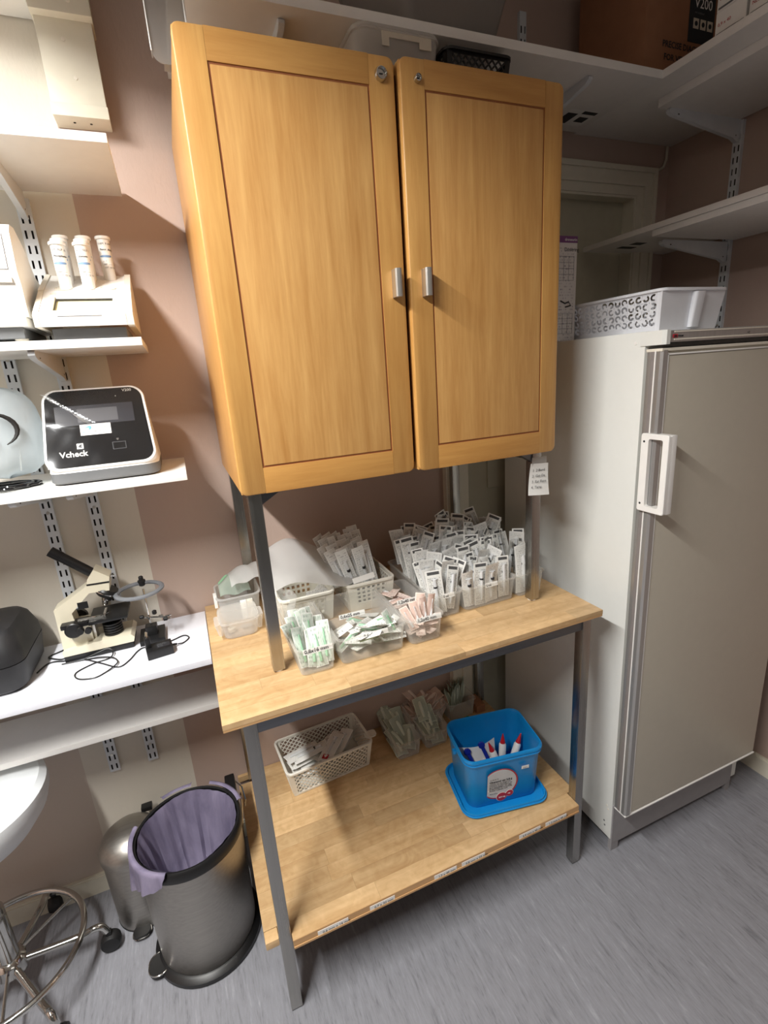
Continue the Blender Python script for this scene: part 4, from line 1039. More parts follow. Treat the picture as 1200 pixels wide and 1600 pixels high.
# blue tub standing in its own upturned lid
BX, BY, BR = 1.040, -.418, R(-10)
lid = thing('upturned_lid', 'blue plastic lid lying upturned under the blue tub', 'lid', (BX, BY-.006, LZ0), BR)
g = G(); g.loft([rrect(.262, .208, .035, 0), rrect(.272, .218, .040, .002), rrect(.276, .222, .042, .012), rrect(.274, .220, .041, .0155), rrect(.268, .214, .038, .0155), rrect(.265, .211, .037, .006), rrect(.262, .208, .036, .0035)])
part('tray', g, M['blue'], lid, world=False)
part('rim_bead', G().tube([(x, y, .0075) for x, y, z in rrect(.278, .224, .042, 0, k=7)], .0028, 8, closed=True), M['blue'], lid, world=False)
tub = thing('storage_tub', 'bright blue plastic tub with a round white label, standing in its lid', 'tub', (BX, BY, LZ0+.0038), BR)
H = .186
g = G()
def tr(w_, d, z, r=.034): return rrect(w_, d, r, z, k=7)
g.loft([tr(.222, .160, 0, .028), tr(.228, .166, .004, .031), tr(.246, .184, H-.026), tr(.248, .186, H-.022), tr(.256, .194, H-.022), tr(.258, .196, H-.017), tr(.2535, .1915, H-.0155), tr(.2535, .1915, H-.0115), tr(.259, .197, H-.010), tr(.260, .198, H-.004), tr(.256, .194, H),
        tr(.249, .187, H), tr(.246, .184, H-.004), tr(.243, .181, H-.024), tr(.225, .163, .006, .028), tr(.219, .157, .004, .026)])
part('body', g, M['blue'], tub, world=False)
part('handle_lug', G().box(-.139, -.128, -.018, -.004, H-.030, H-.018, .002), M['blue'], tub, world=False)
part('rim_edge', G().tube([(x, y, H+.0002) for x, y, z in rrect(.2525, .1905, .033, 0, k=7)], .0016, 8, closed=True), M['blue'], tub, world=False)
# label on the slightly raked front wall
def fw(x, z): return (x, -(.083+.0145*z/.15+.0006), z)      # front wall point at local x, z
lcx, lcz, lr = -.020, .082, .060
g = G(); n = 40
def clipx(p): return (max(p[0], lcx-.040), p[1])
outer = [clipx((lcx+lr*math.cos(2*PI*k/n), lcz+lr*math.sin(2*PI*k/n))) for k in range(n)]
def disc(pts, o, t=.0005):
    gg = G(); m = len(pts)
    f = [(fw(a, b)[0], fw(a, b)[1]-o, b) for a, b in pts]; bk = [(x, y+t, z) for x, y, z in f]
    gg.add(f+bk, [tuple(range(m)), tuple(reversed(range(m, 2*m)))]+[(k, m+k, m+(k+1) % m, (k+1) % m) for k in range(m)]); return gg
lb = part('round_label', disc(outer, .0006), M['redink'], tub, world=False, smooth=None, label='round white label with a dark red border')
inner = [clipx((lcx-.001+(lr-.0042)*math.cos(2*PI*k/n), lcz+.001+(lr-.0042)*math.sin(2*PI*k/n))) for k in range(n)]
part('label_face', disc(inner, .0011), flat('grey_white_label', rgb(196, 198, 200), .5), lb, world=False, smooth=None)
for (a, b, r_) in ((lcx+.008, lcz-.054, .0165), (lcx+.034, lcz-.046, .012)):
    part('red_dot', disc([(a+(r_+.0012)*math.cos(2*PI*k/20), b+(r_+.0012)*math.sin(2*PI*k/20)) for k in range(20)], .0014), M['paper'], lb, world=False, smooth=None)
    part('red_dot', disc([(a+r_*math.cos(2*PI*k/20), b+r_*math.sin(2*PI*k/20)) for k in range(20)], .0019), M['redink'], lb, world=False, smooth=None)
Wt = WM[tub.name]; rgt = (Wt.to_3x3() @ Vector((1, 0, 0))); upv = (Wt.to_3x3() @ Vector((0, -.0967, 1)))
def on_tub(tx, x, z, size, mat='ink', bold=False, par=lb):
    p = fw(x, z); lettering(tx, size, tuple(Wt @ Vector((p[0], p[1]-.0022, p[2]))), rgt, upv, M[mat], par, bold=bold)
on_tub('01 68 42 12', lcx-.032, lcz+.022, .0055, 'grey')
on_tub('Obenasol vet 2,8 g', lcx-.034, lcz+.011, .0096, bold=True)
for k in range(5): on_tub(('innehaller per dos till gris och', 'notkreatur for behandling av sar', 'ges en gang dagligen i fem dagar', 'se bipacksedeln fore anvandning', 'Forvaras i originalet, torrt')[k], lcx-.034, lcz+.004-.0066*k, .0057, 'ink')
on_tub('40 st 2,8 g', lcx-.032, lcz-.036, .0058, 'grey')
on_tub('2,8 mg', lcx-.0015, lcz-.057, .0080, 'paper', True); on_tub('vet', lcx+.0275, lcz-.048, .0070, 'paper', True)
part('small_sticker', disc([(.062+.012*a, .128+.006*b) for a, b in ((-1, -1), (1, -1), (1, 1), (-1, 1))], .0009), M['paper'], tub, world=False, smooth=None)
on_tub('DOS 3', .0535, .1255, .0052, 'grey', par=tub)
# contents of the tub: dosing tubes with red tips, blue clips, a leaflet
def inb(x, y, z): return Wt @ Vector((x, y, z))
def tube_item(x, y, z, rx, ry, label):
    W_ = Matrix.Translation(inb(x, y, z)) @ Matrix.Rotation(BR, 4, 'Z') @ Matrix.Rotation(ry, 4, 'Y') @ Matrix.Rotation(rx, 4, 'X')
    t = thing('glue_tube', label, 'tube', (0, 0, 0)); t.matrix_world = W_; WM[t.name] = W_
    part('body', G().lathe([(.010, 0), (.0115, .004), (.0115, .052), (.008, .058)], (0, 0, 0), 16), M['white'], t, world=False)
    part('red_cap', G().lathe([(.0085, 0), (.0085, .003), (.0065, .010), (.0022, .030), (.001, .033)], (0, 0, .058), 14), M['red'], t, world=False)
tube_item(.022, .010, .052, -.1, -.32, 'white tube with a red pointed cap, left of the three in the blue tub')
tube_item(.042, .022, .062, -.05, .06, 'white tube with a red pointed cap, middle of the three in the blue tub')
tube_item(.074, .010, .062, -.1, .38, 'white tube with a red pointed cap, right of the three in the blue tub')
def clip_item(x, y, z, rx, ry, label):
    W_ = Matrix.Translation(inb(x, y, z)) @ Matrix.Rotation(BR, 4, 'Z') @ Matrix.Rotation(ry, 4, 'Y') @ Matrix.Rotation(rx, 4, 'X')
    t = thing('blue_applicator', label, 'applicator', (0, 0, 0)); t.matrix_world = W_; WM[t.name] = W_
    part('stem', G().box(-.006, .006, -.003, .003, 0, .050, .002), M['darkblue'], t, world=False)
    part('head', G().lathe([(.010, -.003), (.0115, -.0015), (.0115, .0015), (.010, .003)], (0, 0, .054), 18, 'y'), M['darkblue'], t, world=False)
    part('collar', G().box(-.014, .014, -.007, .007, -.012, .001, .002), M['white'], t, world=False)
clip_item(-.058, .012, .064, -.3, -.36, 'dark blue applicator at the left end of the blue tub')
clip_item(-.008, .018, .072, -.3, -.34, 'dark blue applicator beside the leaflet in the blue tub')
for k, (x, y, z, a, b, lab) in enumerate(((.006, -.010, .050, 1.2, .3, 'dark blue flat piece lying under the red-capped tubes'), (.052, -.012, .050, 1.3, -.2, 'dark blue flat piece near the front of the blue tub'), (.078, -.004, .052, 1.2, .5, 'dark blue flat piece at the right end of the blue tub'))):
    W_ = Matrix.Translation(inb(x, y, z)) @ Matrix.Rotation(b, 4, 'Z') @ Matrix.Rotation(a, 4, 'X')
    gg = G().box(-.022, .022, -.005, .005, -.018, .018, .004); gg = xf(gg, W_); solo('blue_piece', gg, M['darkblue'], lab, 'piece')
gg = xf(G().lathe([(.007, 0), (.010, .002), (.010, .05), (.007, .052)], (0, 0, 0), 14), Matrix.Translation(inb(-.050, -.022, .056)) @ Matrix.Rotation(1.45, 4, 'Y') @ Matrix.Rotation(.2, 4, 'X'))
wt = solo('white_tube', gg, M['white'], 'short white printed tube lying at the left in the blue tub', 'tube')
gg = xf(G().lathe([(.0075, 0), (.0075, .014), (.004, .016)], (0, 0, 0), 14), Matrix.Translation(inb(-.054, -.022, .056)) @ Matrix.Rotation(-1.7, 4, 'Y'))
solo('red_cap', gg, M['red'], 'dark red cap lying at the left in the blue tub', 'cap')
def leaf(u, v): p = inb(-.098+.125*u, .040-.018*math.sin(PI*u)+.01*v, .050+.066*v); return (p.x, p.y, p.z+.008*u)
def leaf_g():
    nu, nv = 10, 4; vs = [leaf(i/nu, j/nv) for j in range(nv+1) for i in range(nu+1)]; n = len(vs); vs += [(x, y+.0006, z) for x, y, z in vs]; fs = []
    for j in range(nv):
        for i in range(nu): a = j*(nu+1)+i; fs.append((a, a+1, a+nu+2, a+nu+1)); fs.append((n+a, n+a+nu+1, n+a+nu+2, n+a+1))
    g = G(); return g.add(vs, fs)
solo('leaflet', leaf_g(), M['paper'], 'folded white leaflet standing in the blue tub', 'leaflet')
solo('tub_filling', xf(G().box(-.100, .100, -.070, .070, .0046, .042, .01), Wt), M['darkblue'], 'layer of dark blue applicators at the bottom of the blue tub', 'applicator')

def wrap_mat():
    t = NT('glossy_wrap_film'); tr = t.n('ShaderNodeBsdfTransparent'); gl = t.n('ShaderNodeBsdfGlossy'); gl.inputs['Roughness'].default_value = .10
    gl.inputs[0].default_value = (.9, .92, .95, 1)
    n = t.noise(t.coord((1, 1, 1.8)), 16, 5, .65, 1.2); bp = t.n('ShaderNodeBump'); bp.inputs['Strength'].default_value = .05; bp.inputs['Distance'].default_value = .003
    t.l(n, bp.inputs['Height']); t.l(bp.outputs[0], gl.inputs['Normal'])
    m = t.n('ShaderNodeMixShader'); m.inputs[0].default_value = .03; t.l(tr.outputs[0], m.inputs[1]); t.l(gl.outputs[0], m.inputs[2]); t.l(m.outputs[0], t.out.inputs[0]); return t.m
# ------------------------------------------------------------------ microscope shelf
Z4 = .8974
mi = thing('microscope', 'cream and black microscope with a slanted black eyepiece tube', 'microscope', (-.01, -.10, Z4))
part('foot', G().box(-.093, .072, -.146, -.052, Z4, Z4+.017, .004), M['black'], mi)
part('base', G().prism([(-.093, Z4+.0172), (.074, Z4+.0172), (.078, Z4+.030), (.070, Z4+.040), (-.020, Z4+.040), (-.093, Z4+.030)], -.146, -.052, 'xz'), M['cream'], mi, smooth=None)
arm = [(-.094, Z4+.0302), (-.0925, 1.040), (-.006, 1.0905), (.045, 1.088), (.0415, 1.066), (-.006, 1.069), (-.055, 1.023), (-.052, .992), (-.021, .990), (-.021, Z4+.0395)]
part('arm', G().prism(arm, -.127, -.078, 'xz'), M['cream'], mi, smooth=None)
part('pillar', G().box(-.0205, -.013, -.118, -.088, Z4+.040, .990, .001), M['satin'], mi)
part('knob', G().lathe([(.018, -.0275), (.0205, -.0255), (.0205, -.013), (.012, -.011), (.012, 0)], (-.055, -.1275, .985), 24, 'y'), M['black'], mi, label='round black focus knob')
part('knob', G().lathe([(.012, 0), (.012, .011), (.0205, .013), (.0205, .0255), (.018, .0275)], (-.055, -.0775, .985), 24, 'y'), M['black'], mi)
ht = Matrix.Translation((.0195, -.1025, 1.0905))
part('black_ring', G().prism([(-.007, 1.0905), (.0455, 1.0883), (.0455, 1.0920), (-.007, 1.0942)], -.1285, -.0765, 'xz'), M['black'], mi, smooth=None)
part('head', G().prism([(-.0065, 1.0944), (.0460, 1.0922), (.0485, 1.104), (.038, 1.1125), (.016, 1.1300), (-.003, 1.1060)], -.1275, -.0775, 'xz'), M['cream'], mi, smooth=None)
part('thumb_screw', G().lathe([(.003, 0), (.003, .005), (.0045, .005), (.0045, .008)], (.0485, -.102, 1.098), 10, 'x'), M['chrome'], mi)
a0, a1 = Vector((.006, -.1025, 1.1165)), Vector((-.073, -.1025, 1.1925))
tdir = (a1-a0).normalized()
part('eyepiece_tube', G().tube([a0, a0+tdir*.080, a0+tdir*.0802, a1], .0128, 24, rr=[.0125, .0125, .0132, .0132]), M['black'], mi)
part('eyepiece_lens', G().tube([a1, a1+tdir*.0006], .009, 20), M['blackgloss'], mi)
nd = Vector((.50, 0, .87)).normalized()
nc = Vector((.036, -.1025, 1.0655))
part('turret', G().tube([nc-Vector((0, 0, 0)), nc-nd*.006, nc-nd*.0062, nc-nd*.014, nc-nd*.015, nc-nd*.022], .02, 24, rr=[.027, .030, .0315, .0315, .026, .022]), M['black'], mi)
part('turret_band', G().tube([nc-nd*.0085, nc-nd*.0105], .0322, 26), M['chrome'], mi)
for k, (dx, dy, dz, L) in enumerate(((-.25, -.05, -1, .030), (.55, -.5, -.8, .022), (.6, .6, -.6, .022))):
    d_ = Vector((dx, dy, dz)).normalized(); p0 = nc-nd*.018
    part('objective', G().tube([p0, p0+d_*L*.55, p0+d_*L*.56, p0+d_*L], .008, 16, rr=[.0105, .0105, .009, .006]), M['chrome'] if k == 0 else M['black'], mi)
part('stage', G().box(-.020, .073, -.152, -.052, .989, .997, .002), M['black'], mi)
part('stage_arm', G().box(-.083, -.020, -.150, -.112, .990, 1.002, .003), M['black'], mi)
part('slide_holder', G().box(-.045, .018, -.135, -.128, .9972, 1.004, .001).box(.014, .020, -.135, -.085, .9972, 1.004, .001), M['satin'], mi)
part('clip_arc', G().tube([(.004+.03*math.cos(a), -.105+.03*math.sin(a), 1.004) for a in [R(200+12*i) for i in range(12)]], .0018, 8), M['chrome'], mi)
part('stage_knob', G().lathe([(.0085, -.012), (.0095, -.010), (.0095, 0), (.004, .001), (.004, .012)], (-.038, -.160, .986), 16, 'y'), M['black'], mi)
part('stage_knob', G().lathe([(.008, -.010), (.008, 0)], (-.020, -.158, .982), 16, 'y'), M['black'], mi)
part('condenser_grip', G().box(-.038, -.014, -.1285, -.1272, 1.030, 1.049, .0005), M['black'], mi)
prof = []
for k in range(5): prof += [(.0215, .937+.0072*k), (.0235, .938+.0072*k), (.0235, .9425+.0072*k), (.0195, .9435+.0072*k)]
part('illuminator', G().lathe([(.020, Z4+.038)]+prof+[(.017, .974), (.012, .978)], (.027, -.110, 0), 28), M['black'], mi)

mg = thing('magnifier_stand', 'helping-hand stand with a grey ring magnifier right of the microscope', 'magnifier', (.12, -.115, Z4))
part('base', G().prism([(.088, -.155), (.152, -.155), (.150, -.072), (.086, -.072)], Z4, Z4+.014, 'xy').box(.104, .134, -.128, -.100, Z4+.014, Z4+.040, .003), M['black'], mg, smooth=None)
part('pole', G().tube([(.119, -.113, Z4+.040), (.119, -.113, 1.046)], .0024, 10), M['chrome'], mg)
part('cross_bar', G().tube([(.100, -.116, .966), (.166, -.130, .957)], .0020, 8), M['chrome'], mg)
for (x, y, z, r, ax) in ((.101, -.118, .967, .0050, 'x'), (.135, -.121, .975, .0060, 'z'), (.119, -.121, .963, .0045, 'y'), (.150, -.127, .962, .0042, 'x'), (.160, -.129, .952, .0055, 'x')):
    part('clamp_knob', G().lathe([(r*.6, -.006), (r, -.004), (r, .004), (r*.6, .006)], (x, y, z), 12, ax), M['black'] if r > .0046 else M['chrome'], mg)
part('alligator_clip', G().box(.160, .176, -.133, -.127, .959, .963, .001).box(.160, .176, -.133, -.127, .952, .955, .001), M['chrome'], mg)
part('clamp_knob', G().lathe([(.006, 0), (.008, .002), (.008, .010), (.010, .0105), (.010, .016), (.006, .018), (.006, .026), (.004, .028)], (.119, -.113, 1.056), 14), M['black'], mg)
RC = (.110, -.123, 1.048)
part('magnifier_ring', G().lathe([(.050, .000), (.053, .0045), (.058, .005), (.063, .002), (.063, -.002), (.058, -.005), (.053, -.0045), (.050, -.001), (.050, .000)], RC, 48, cap=False), M['ring'], mg)
part('lens', G().lathe([(.0498, -.0008), (.0498, .0008)], RC, 40), M['lens'], mg)
ad = thing('power_adapter', 'black plug-in power adapter lying in front of the magnifier stand', 'adapter', (.14, -.22, Z4))
AM = Matrix.Translation((.139, -.216, Z4)) @ Matrix.Rotation(R(8), 4, 'Z')
part('body', xf(G().box(-.032, .032, -.026, .020, 0, .024, .003), AM), M['black'], ad)
part('plug', xf(G().box(-.031, -.017, -.004, .016, .0242, .052, .004), AM), M['black'], ad)
part('plug_pin', xf(G().tube([(-.024, .004, .052), (-.022, .006, .066)], .0016, 8), AM), M['chrome'], ad)
part('plug_pin', xf(G().tube([(-.026, .012, .052), (-.024, .014, .064)], .0016, 8), AM), M['chrome'], ad)
part('rating_label', xf(G().box(-.006, .026, -.018, .006, .0242, .0246), AM), M['ink'], ad, smooth=None)
for k in range(4): 
    o = AM @ Vector((-.004, .001-.0048*k, .0249)); lettering(('INPUT 230V', 'OUTPUT 4,5V', '300 mA', 'CE  IP20')[k], .0038, o, AM.to_3x3() @ Vector((1, 0, 0)), AM.to_3x3() @ Vector((0, 1, 0)), M['grey'], ad)
part('strain_relief', xf(G().tube([(.032, .006, .010), (.044, .010, .006)], .003, 8), AM), M['black'], ad)
def spline(pts, n=6):
    P = [Vector(p) for p in pts]; out = []
    for i in range(len(P)-1):
        p0, p1, p2, p3 = P[max(i-1, 0)], P[i], P[i+1], P[min(i+2, len(P)-1)]
        for k in range(n):
            t = k/n; out.append(.5*((2*p1)+(-p0+p2)*t+(2*p0-5*p1+4*p2-p3)*t*t+(-p0+3*p1-3*p2+p3)*t**3))
    out.append(P[-1]); return out
cz = Z4+.0018
cb1 = [(.184, -.201, Z4+.006), (.198, -.192, cz), (.212, -.170, cz), (.199, -.150, cz), (.172, -.162, cz), (.150, -.172, cz), (.119, -.176, cz), (.096, -.166, cz), (.081, -.180, cz), (.064, -.219, cz), (.041, -.240, cz), (0, -.200, cz), (-.036, -.165, cz+.002), (-.044, -.158, cz+.004), (-.013, -.156, cz+.012), (.008, -.154, cz+.016), (.020, -.158, cz+.012), (.022, -.172, cz+.004), (.010, -.182, cz), (-.020, -.188, cz), (-.053, -.210, cz), (-.058, -.230, cz), (-.043, -.254, cz), (-.010, -.265, cz), (.012, -.252, cz), (.034, -.231, cz+.003), (.037, -.212, cz+.003), (.024, -.187, cz+.003), (-.003, -.170, cz+.003), (-.04, -.156, cz), (-.08, -.152, cz), (-.10, -.150, cz)]
solo('power_cable', G().tube(spline(cb1, 5), .0018, 7), M['black'], 'thin black cable looping in front of the microscope', 'cable')
cb2 = [(-.096, -.120, cz), (-.112, -.118, cz), (-.141, -.090, cz), (-.118, -.072, cz), (-.097, -.060, cz)]
solo('power_cable', G().tube(spline(cb2, 6), .0020, 7), M['black'], 'black cable loop between the black case and the microscope', 'cable')
cb3 = [(-.096, -.135, cz), (-.125, -.125, cz), (-.140, -.135, cz), (-.152, -.165, cz)]
solo('power_cable', G().tube(spline(cb3, 6), .0020, 7), M['black'], 'black cable running forward beside the black case', 'cable')
cs = thing('instrument_case', 'black grained carrying case with a rounded lid at the left of the worktop', 'case', (-.30, -.14, Z4))
def rr3(x0, x1, y0, y1, z, r): return rrect(x1-x0, y1-y0, r, z, (x0+x1)/2, (y0+y1)/2, 6)
part('lower_shell', G().loft([rr3(-.44, -.168, -.236, -.035, Z4, .03), rr3(-.45, -.156, -.245, -.028, Z4+.010, .035), rr3(-.455, -.148, -.250, -.024, Z4+.072, .038)]), M['case'], cs)
part('lid', G().loft([rr3(-.455, -.148, -.250, -.024, Z4+.0745, .038), rr3(-.452, -.150, -.248, -.026, Z4+.100, .038), rr3(-.44, -.160, -.236, -.040, Z4+.138, .04), rr3(-.43, -.170, -.226, -.048, Z4+.150, .04), rr3(-.41, -.19, -.20, -.06, Z4+.153, .03)]), M['case'], cs)
part('seam', G().loft([rr3(-.453, -.150, -.248, -.026, Z4+.0718, .036), rr3(-.453, -.150, -.248, -.026, Z4+.0748, .036)]), M['dark'], cs)
for k in range(2): part('lid_rib', G().box(-.36, -.225, -.165+.03*k, -.155+.03*k, Z4+.1528, Z4+.1545, .001), M['case'], cs)

# ------------------------------------------------------------------ shelf with the wrapped analyser
Z3 = 1.3785
an = thing('desktop_analyser', 'grey and white analyser with a large tilted black front, still in clear film', 'analyser', (.115, -.17, Z3))
bz = Z3+.003
part('base', G().loft([rrect(.218, .205, .03, bz, .114, -.165), rrect(.226, .213, .034, bz+.004, .114, -.165), rrect(.226, .213, .034, bz+.024, .114, -.165)]), M['grey'], an)
for x in (.03, .2): part('foot', G().lathe([(.008, 0), (.008, .004)], (x, -.24, Z3-.0002), 12).lathe([(.008, 0), (.008, .004)], (x, -.09, Z3-.0002), 12), M['black'], an) if False else part('foot', G().lathe([(.008, 0), (.008, .004)], (x, -.24, Z3-.0002), 12), M['black'], an)
for x in (.03, .2): part('foot', G().lathe([(.008, 0), (.008, .004)], (x, -.09, Z3-.0002), 12), M['black'], an)
# body: a wedge; the tilted front is built in its own frame
fo = Vector((.1135, -.2745, bz+.030)); fup = Vector((-.0, .093, .174)).normalized(); frt = Vector((1, 0, 0)); fn = frt.cross(fup)   # fn points to the viewer side
FM = Matrix(((frt.x, fup.x, fn.x, fo.x), (frt.y, fup.y, fn.y, fo.y), (frt.z, fup.z, fn.z, fo.z), (0, 0, 0, 1)))
def face_ring(w0, w1, h, r, zoff, k=7, y0=0.0):
    pts = rrect(1, 1, .0, 0, k=k); out = []
    W = (w0+w1)/2
    for (x, y, z) in rrect(W, h, r, 0, 0, h/2, k):
        f = y/h; sx = (w0+(w1-w0)*f)/W
        out.append((x*sx, y+y0, zoff))
    return out
FH = .196
part('housing', xf(G().loft([[(x*.97, y*.95+.004, -.12+ .02) for x, y, z in face_ring(.226, .205, FH, .03, 0)], face_ring(.228, .208, FH, .03, -.02), face_ring(.229, .209, FH, .03, -.004), face_ring(.226, .206, FH-.002, .029, 0, y0=.001)]), FM), M['white'], an)
part('skirt', G().loft([rrect(.226, .213, .034, bz+.0242, .114, -.165), rrect(.222, .200, .034, bz+.055, .114, -.158), rrect(.205, .12, .03, bz+.14, .114, -.12)]), M['white'], an)
fp = part('front_glass', xf(G().loft([face_ring(.217, .197, FH-.011, .026, .0002, y0=.006), face_ring(.216, .196, FH-.012, .026, .0016, y0=.0065)]), FM), M['blackgloss'], an, label='glossy black front panel')
def fbox(x0, x1, y0, y1, z0=.0018, z1=.0024): return xf(G().box(x0, x1, y0, y1, z0, z1), FM)
part('screen_band', fbox(-.082, .078, .104, .152, .0017, .0020), M['screen2'], fp, smooth=None)
part('screen', fbox(-.038, .044, .110, .143, .0021, .0024), M['screen'], fp, smooth=None)
lb = part('white_label', fbox(-.036, .026, .078, .104, .0026, .0030), M['paper'], fp, smooth=None)
part('label_mark', xf(G().prism([(-.028, .095), (-.018, .100), (-.013, .099), (-.014, .092), (-.020, .090), (-.017, .096)], .0031, .0034, 'xy'), FM), M['teal'], lb, smooth=None)
def flet(tx, x, y, size, mat, par, bold=False, z=.0035, ax='LEFT'): lettering(tx, size, FM @ Vector((x, y, z)), frt, fup, M[mat], par, bold=bold, ax=ax)
for k, (a, b) in enumerate((('Adresse:', .098), ('Kundeservice og support', .094), ('Telefon:', .0895), ('www.diagnostik-service.no', .0855), ('Tlf. 88 11 23', .080))): flet(a, .022, b, .0038, 'grey', lb, ax='RIGHT')
flet('diagnostikk', -.033, .085, .0034, 'teal', lb); flet('AS', -.028, .081, .0032, 'teal', lb)
part('slot', fbox(.024, .052, .038, .056, .0017, .0021), M['ink'], fp, smooth=None)
part('slot_well', fbox(.0255, .0505, .0395, .0545, .0022, .0025), M['blackgloss'], fp, smooth=None)
flet('Vcheck', -.082, .030, .0185, 'paper', fp, True, .0022)
part('logo_square', fbox(-.047, -.034, .047, .060, .0019, .0024), M['paper'], fp, smooth=None)
part('logo_mark', xf(G().prism([(-.0445, .052), (-.041, .057), (-.036, .058), (-.038, .053), (-.036, .049), (-.041, .050)], .0025, .0028, 'xy'), FM), M['ink'], fp, smooth=None)
flet('V200', .060, .180, .0095, 'paper', fp, False, .0022)
part('triangle_mark', xf(G().tube([(.034, .064, .002), (.038, .064, .002), (.036, .060, .002)], .0004, 4, closed=True), FM), M['paper'], fp, smooth=None)
part('led', xf(G().lathe([(.001, 0), (.001, .0005)], (.045, .170, .0018), 8), FM), M['paper'], fp, smooth=None)
def film_fn(u, v):
    x = (-.106+.212*u)*(1-.09*v); y = .006+.183*v
    rr_ = math.sin(13*u+9*v)*.0003+math.sin(31*u-17*v)*.0001+.0022*math.exp(-((v-(.98-.85*u))/.022)**2)*(1 if u < .5 else math.exp(-((u-.5)/.05)**2))+.0010*math.exp(-((v-(.60-.25*u))/.03)**2)
    return (x, y, .0042+rr_+.0008)
g = surf(film_fn, 44, 36, .0002)
filmm = wrap_mat()
part('wrap_film', xf(g, FM), filmm, an, smooth=70)
flap = surf(lambda u, v: (-.104+.075*u+.02*v, .183-.060*u-.022*v+.006*math.sin(6*u), .0075+.006*math.sin(PI*v)+.002*math.sin(9*u)), 16, 6, .0002)
part('wrap_flap', xf(flap, FM), M['film'], an, smooth=70)
# silver-grey plastic bag with a printed arc, black cable coil
def bag_body(u, v):
    a = 2*PI*u; h = v
    rx = .085*(1-.25*h**2)*(1+.05*math.sin(3*a+2)+.03*math.sin(7*a)); ry = .075*(1-.35*h**2)*(1+.05*math.sin(4*a))
    rr_ = math.sqrt(max(0, 1-(abs(2*h-1))**5))
    return (-.092+rx*rr_*math.cos(a)+.01*h, -.175+ry*rr_*math.sin(a), Z3+.022+.198*h+.004*math.sin(5*a+6*h))
vs, fs = [], []
NU, NV = 36, 18
for j in range(NV+1):
    for i in range(NU): vs.append(bag_body(i/NU, j/NV))
for j in range(NV):
    for i in range(NU): fs.append((j*NU+i, j*NU+(i+1) % NU, (j+1)*NU+(i+1) % NU, (j+1)*NU+i))
fs.append(tuple(reversed(range(NU)))); fs.append(tuple(range(NV*NU, (NV+1)*NU)))
g = G(); g.add(vs, fs)
bg = solo('plastic_bag', g, M['bagfilm'], 'blue-grey frosted bag with a dark printed arc and red dot, left of the wrapped analyser', 'bag')
inv = WM[bg.name].copy()
arc = [Vector((-.082+.045*math.cos(t), -.262+.02*abs(math.cos(t)), 1.510+.036*math.sin(t))) for t in [R(-60+14*k) for k in range(12)]]
part('printed_arc', G().tube(arc, .004, 6, rr=[.001+.0045*math.sin(PI*k/11) for k in range(12)]), M['dark'], bg)
part('printed_dot', G().lathe([(.010, 0), (.011, -.002)], (-.088, -.262, 1.500), 16, 'y'), M['redink'], bg)
part('crease', G().tube([(-.05, -.240, 1.42), (-.045, -.236, 1.46), (-.040, -.228, 1.50)], .0012, 6), M['film'], bg)
coil = []
for k in range(90):
    a = k*.42; coil.append((-.085+(.055+.008*math.sin(k*.7))*math.cos(a), -.225+(.035+.006*math.sin(k*1.1))*math.sin(a), Z3+.004+.008*(.5+.5*math.sin(k*.23))))
solo('power_cable', G().tube(coil, .0032, 7), M['blackgloss'], 'coiled glossy black cable under the frosted bag', 'cable')
solo('plastic_sleeve', surf(lambda u, v: (-.20+.19*u, -.292+.13*v, Z3+.0010+.0015*(1+math.sin(7*u+3*v))), 16, 8), M['film'], 'flat clear sleeve under the coiled cable on the analyser shelf', 'sleeve')

# ------------------------------------------------------------------ test tube analyser shelf
Z2 = 1.6815
sr = thing('strip_reader', 'white test strip reader with a sunken window and tube sockets', 'reader', (.145, -.17, Z2))
part('base', G().box(.074, .214, -.268, -.060, Z2, Z2+.024, .003), M['grey'], sr)
hull = [(-.300, Z2+.0245), (-.303, Z2+.046), (-.292, Z2+.0540), (-.188, Z2+.1090), (-.186, Z2+.1125), (-.052, Z2+.168), (-.046, Z2+.158), (-.046, Z2+.026)]
# hull = side plates + front/top built so that the window is a real recess
part('side_cheek', G().prism(hull, .220, .2335, 'yz'), M['offwhite'], sr, smooth=None)
part('side_cheek', G().prism(hull, .052, .062, 'yz'), M['offwhite'], sr, smooth=None)
part('front_lip', G().prism([(-.300, Z2+.0245), (-.303, Z2+.046), (-.292, Z2+.0525), (-.283, Z2+.0572), (-.280, Z2+.030)], .0625, .2195, 'yz'), M['white'], sr, smooth=None)
def slope_z(y): return Z2+.0535+(y+.292)*.53
g = G()
for (x0, x1, y0, y1) in ((.0625, .085, -.2825, -.188), (.196, .2195, -.2825, -.188), (.0855, .1955, -.212, -.188)):
    g.prism([(y0, slope_z(y0)-.006), (y0, slope_z(y0)-.001), (y1, slope_z(y1)-.001), (y1, slope_z(y1)-.006)], x0, x1, 'yz')
for k, (x0, x1, y0, y1) in enumerate(((.0625, .085, -.2825, -.188), (.196, .2195, -.2825, -.188), (.0855, .1955, -.212, -.188))):
    part('window_frame', G().prism([(y0, slope_z(y0)-.006), (y0, slope_z(y0)-.001), (y1, slope_z(y1)-.001), (y1, slope_z(y1)-.006)], x0, x1, 'yz'), M['white'], sr, smooth=None)
part('window_floor', G().prism([(-.2825, slope_z(-.2825)-.013), (-.2825, slope_z(-.2825)-.011), (-.2125, slope_z(-.2125)-.011), (-.2125, slope_z(-.2125)-.013)], .0855, .1955, 'yz'), M['yellowish'], sr, smooth=None)
part('window_wall', G().box(.0845, .0853, -.2825, -.2125, slope_z(-.2825)-.020, slope_z(-.2825)-.004), M['offwhite'], sr, smooth=None)
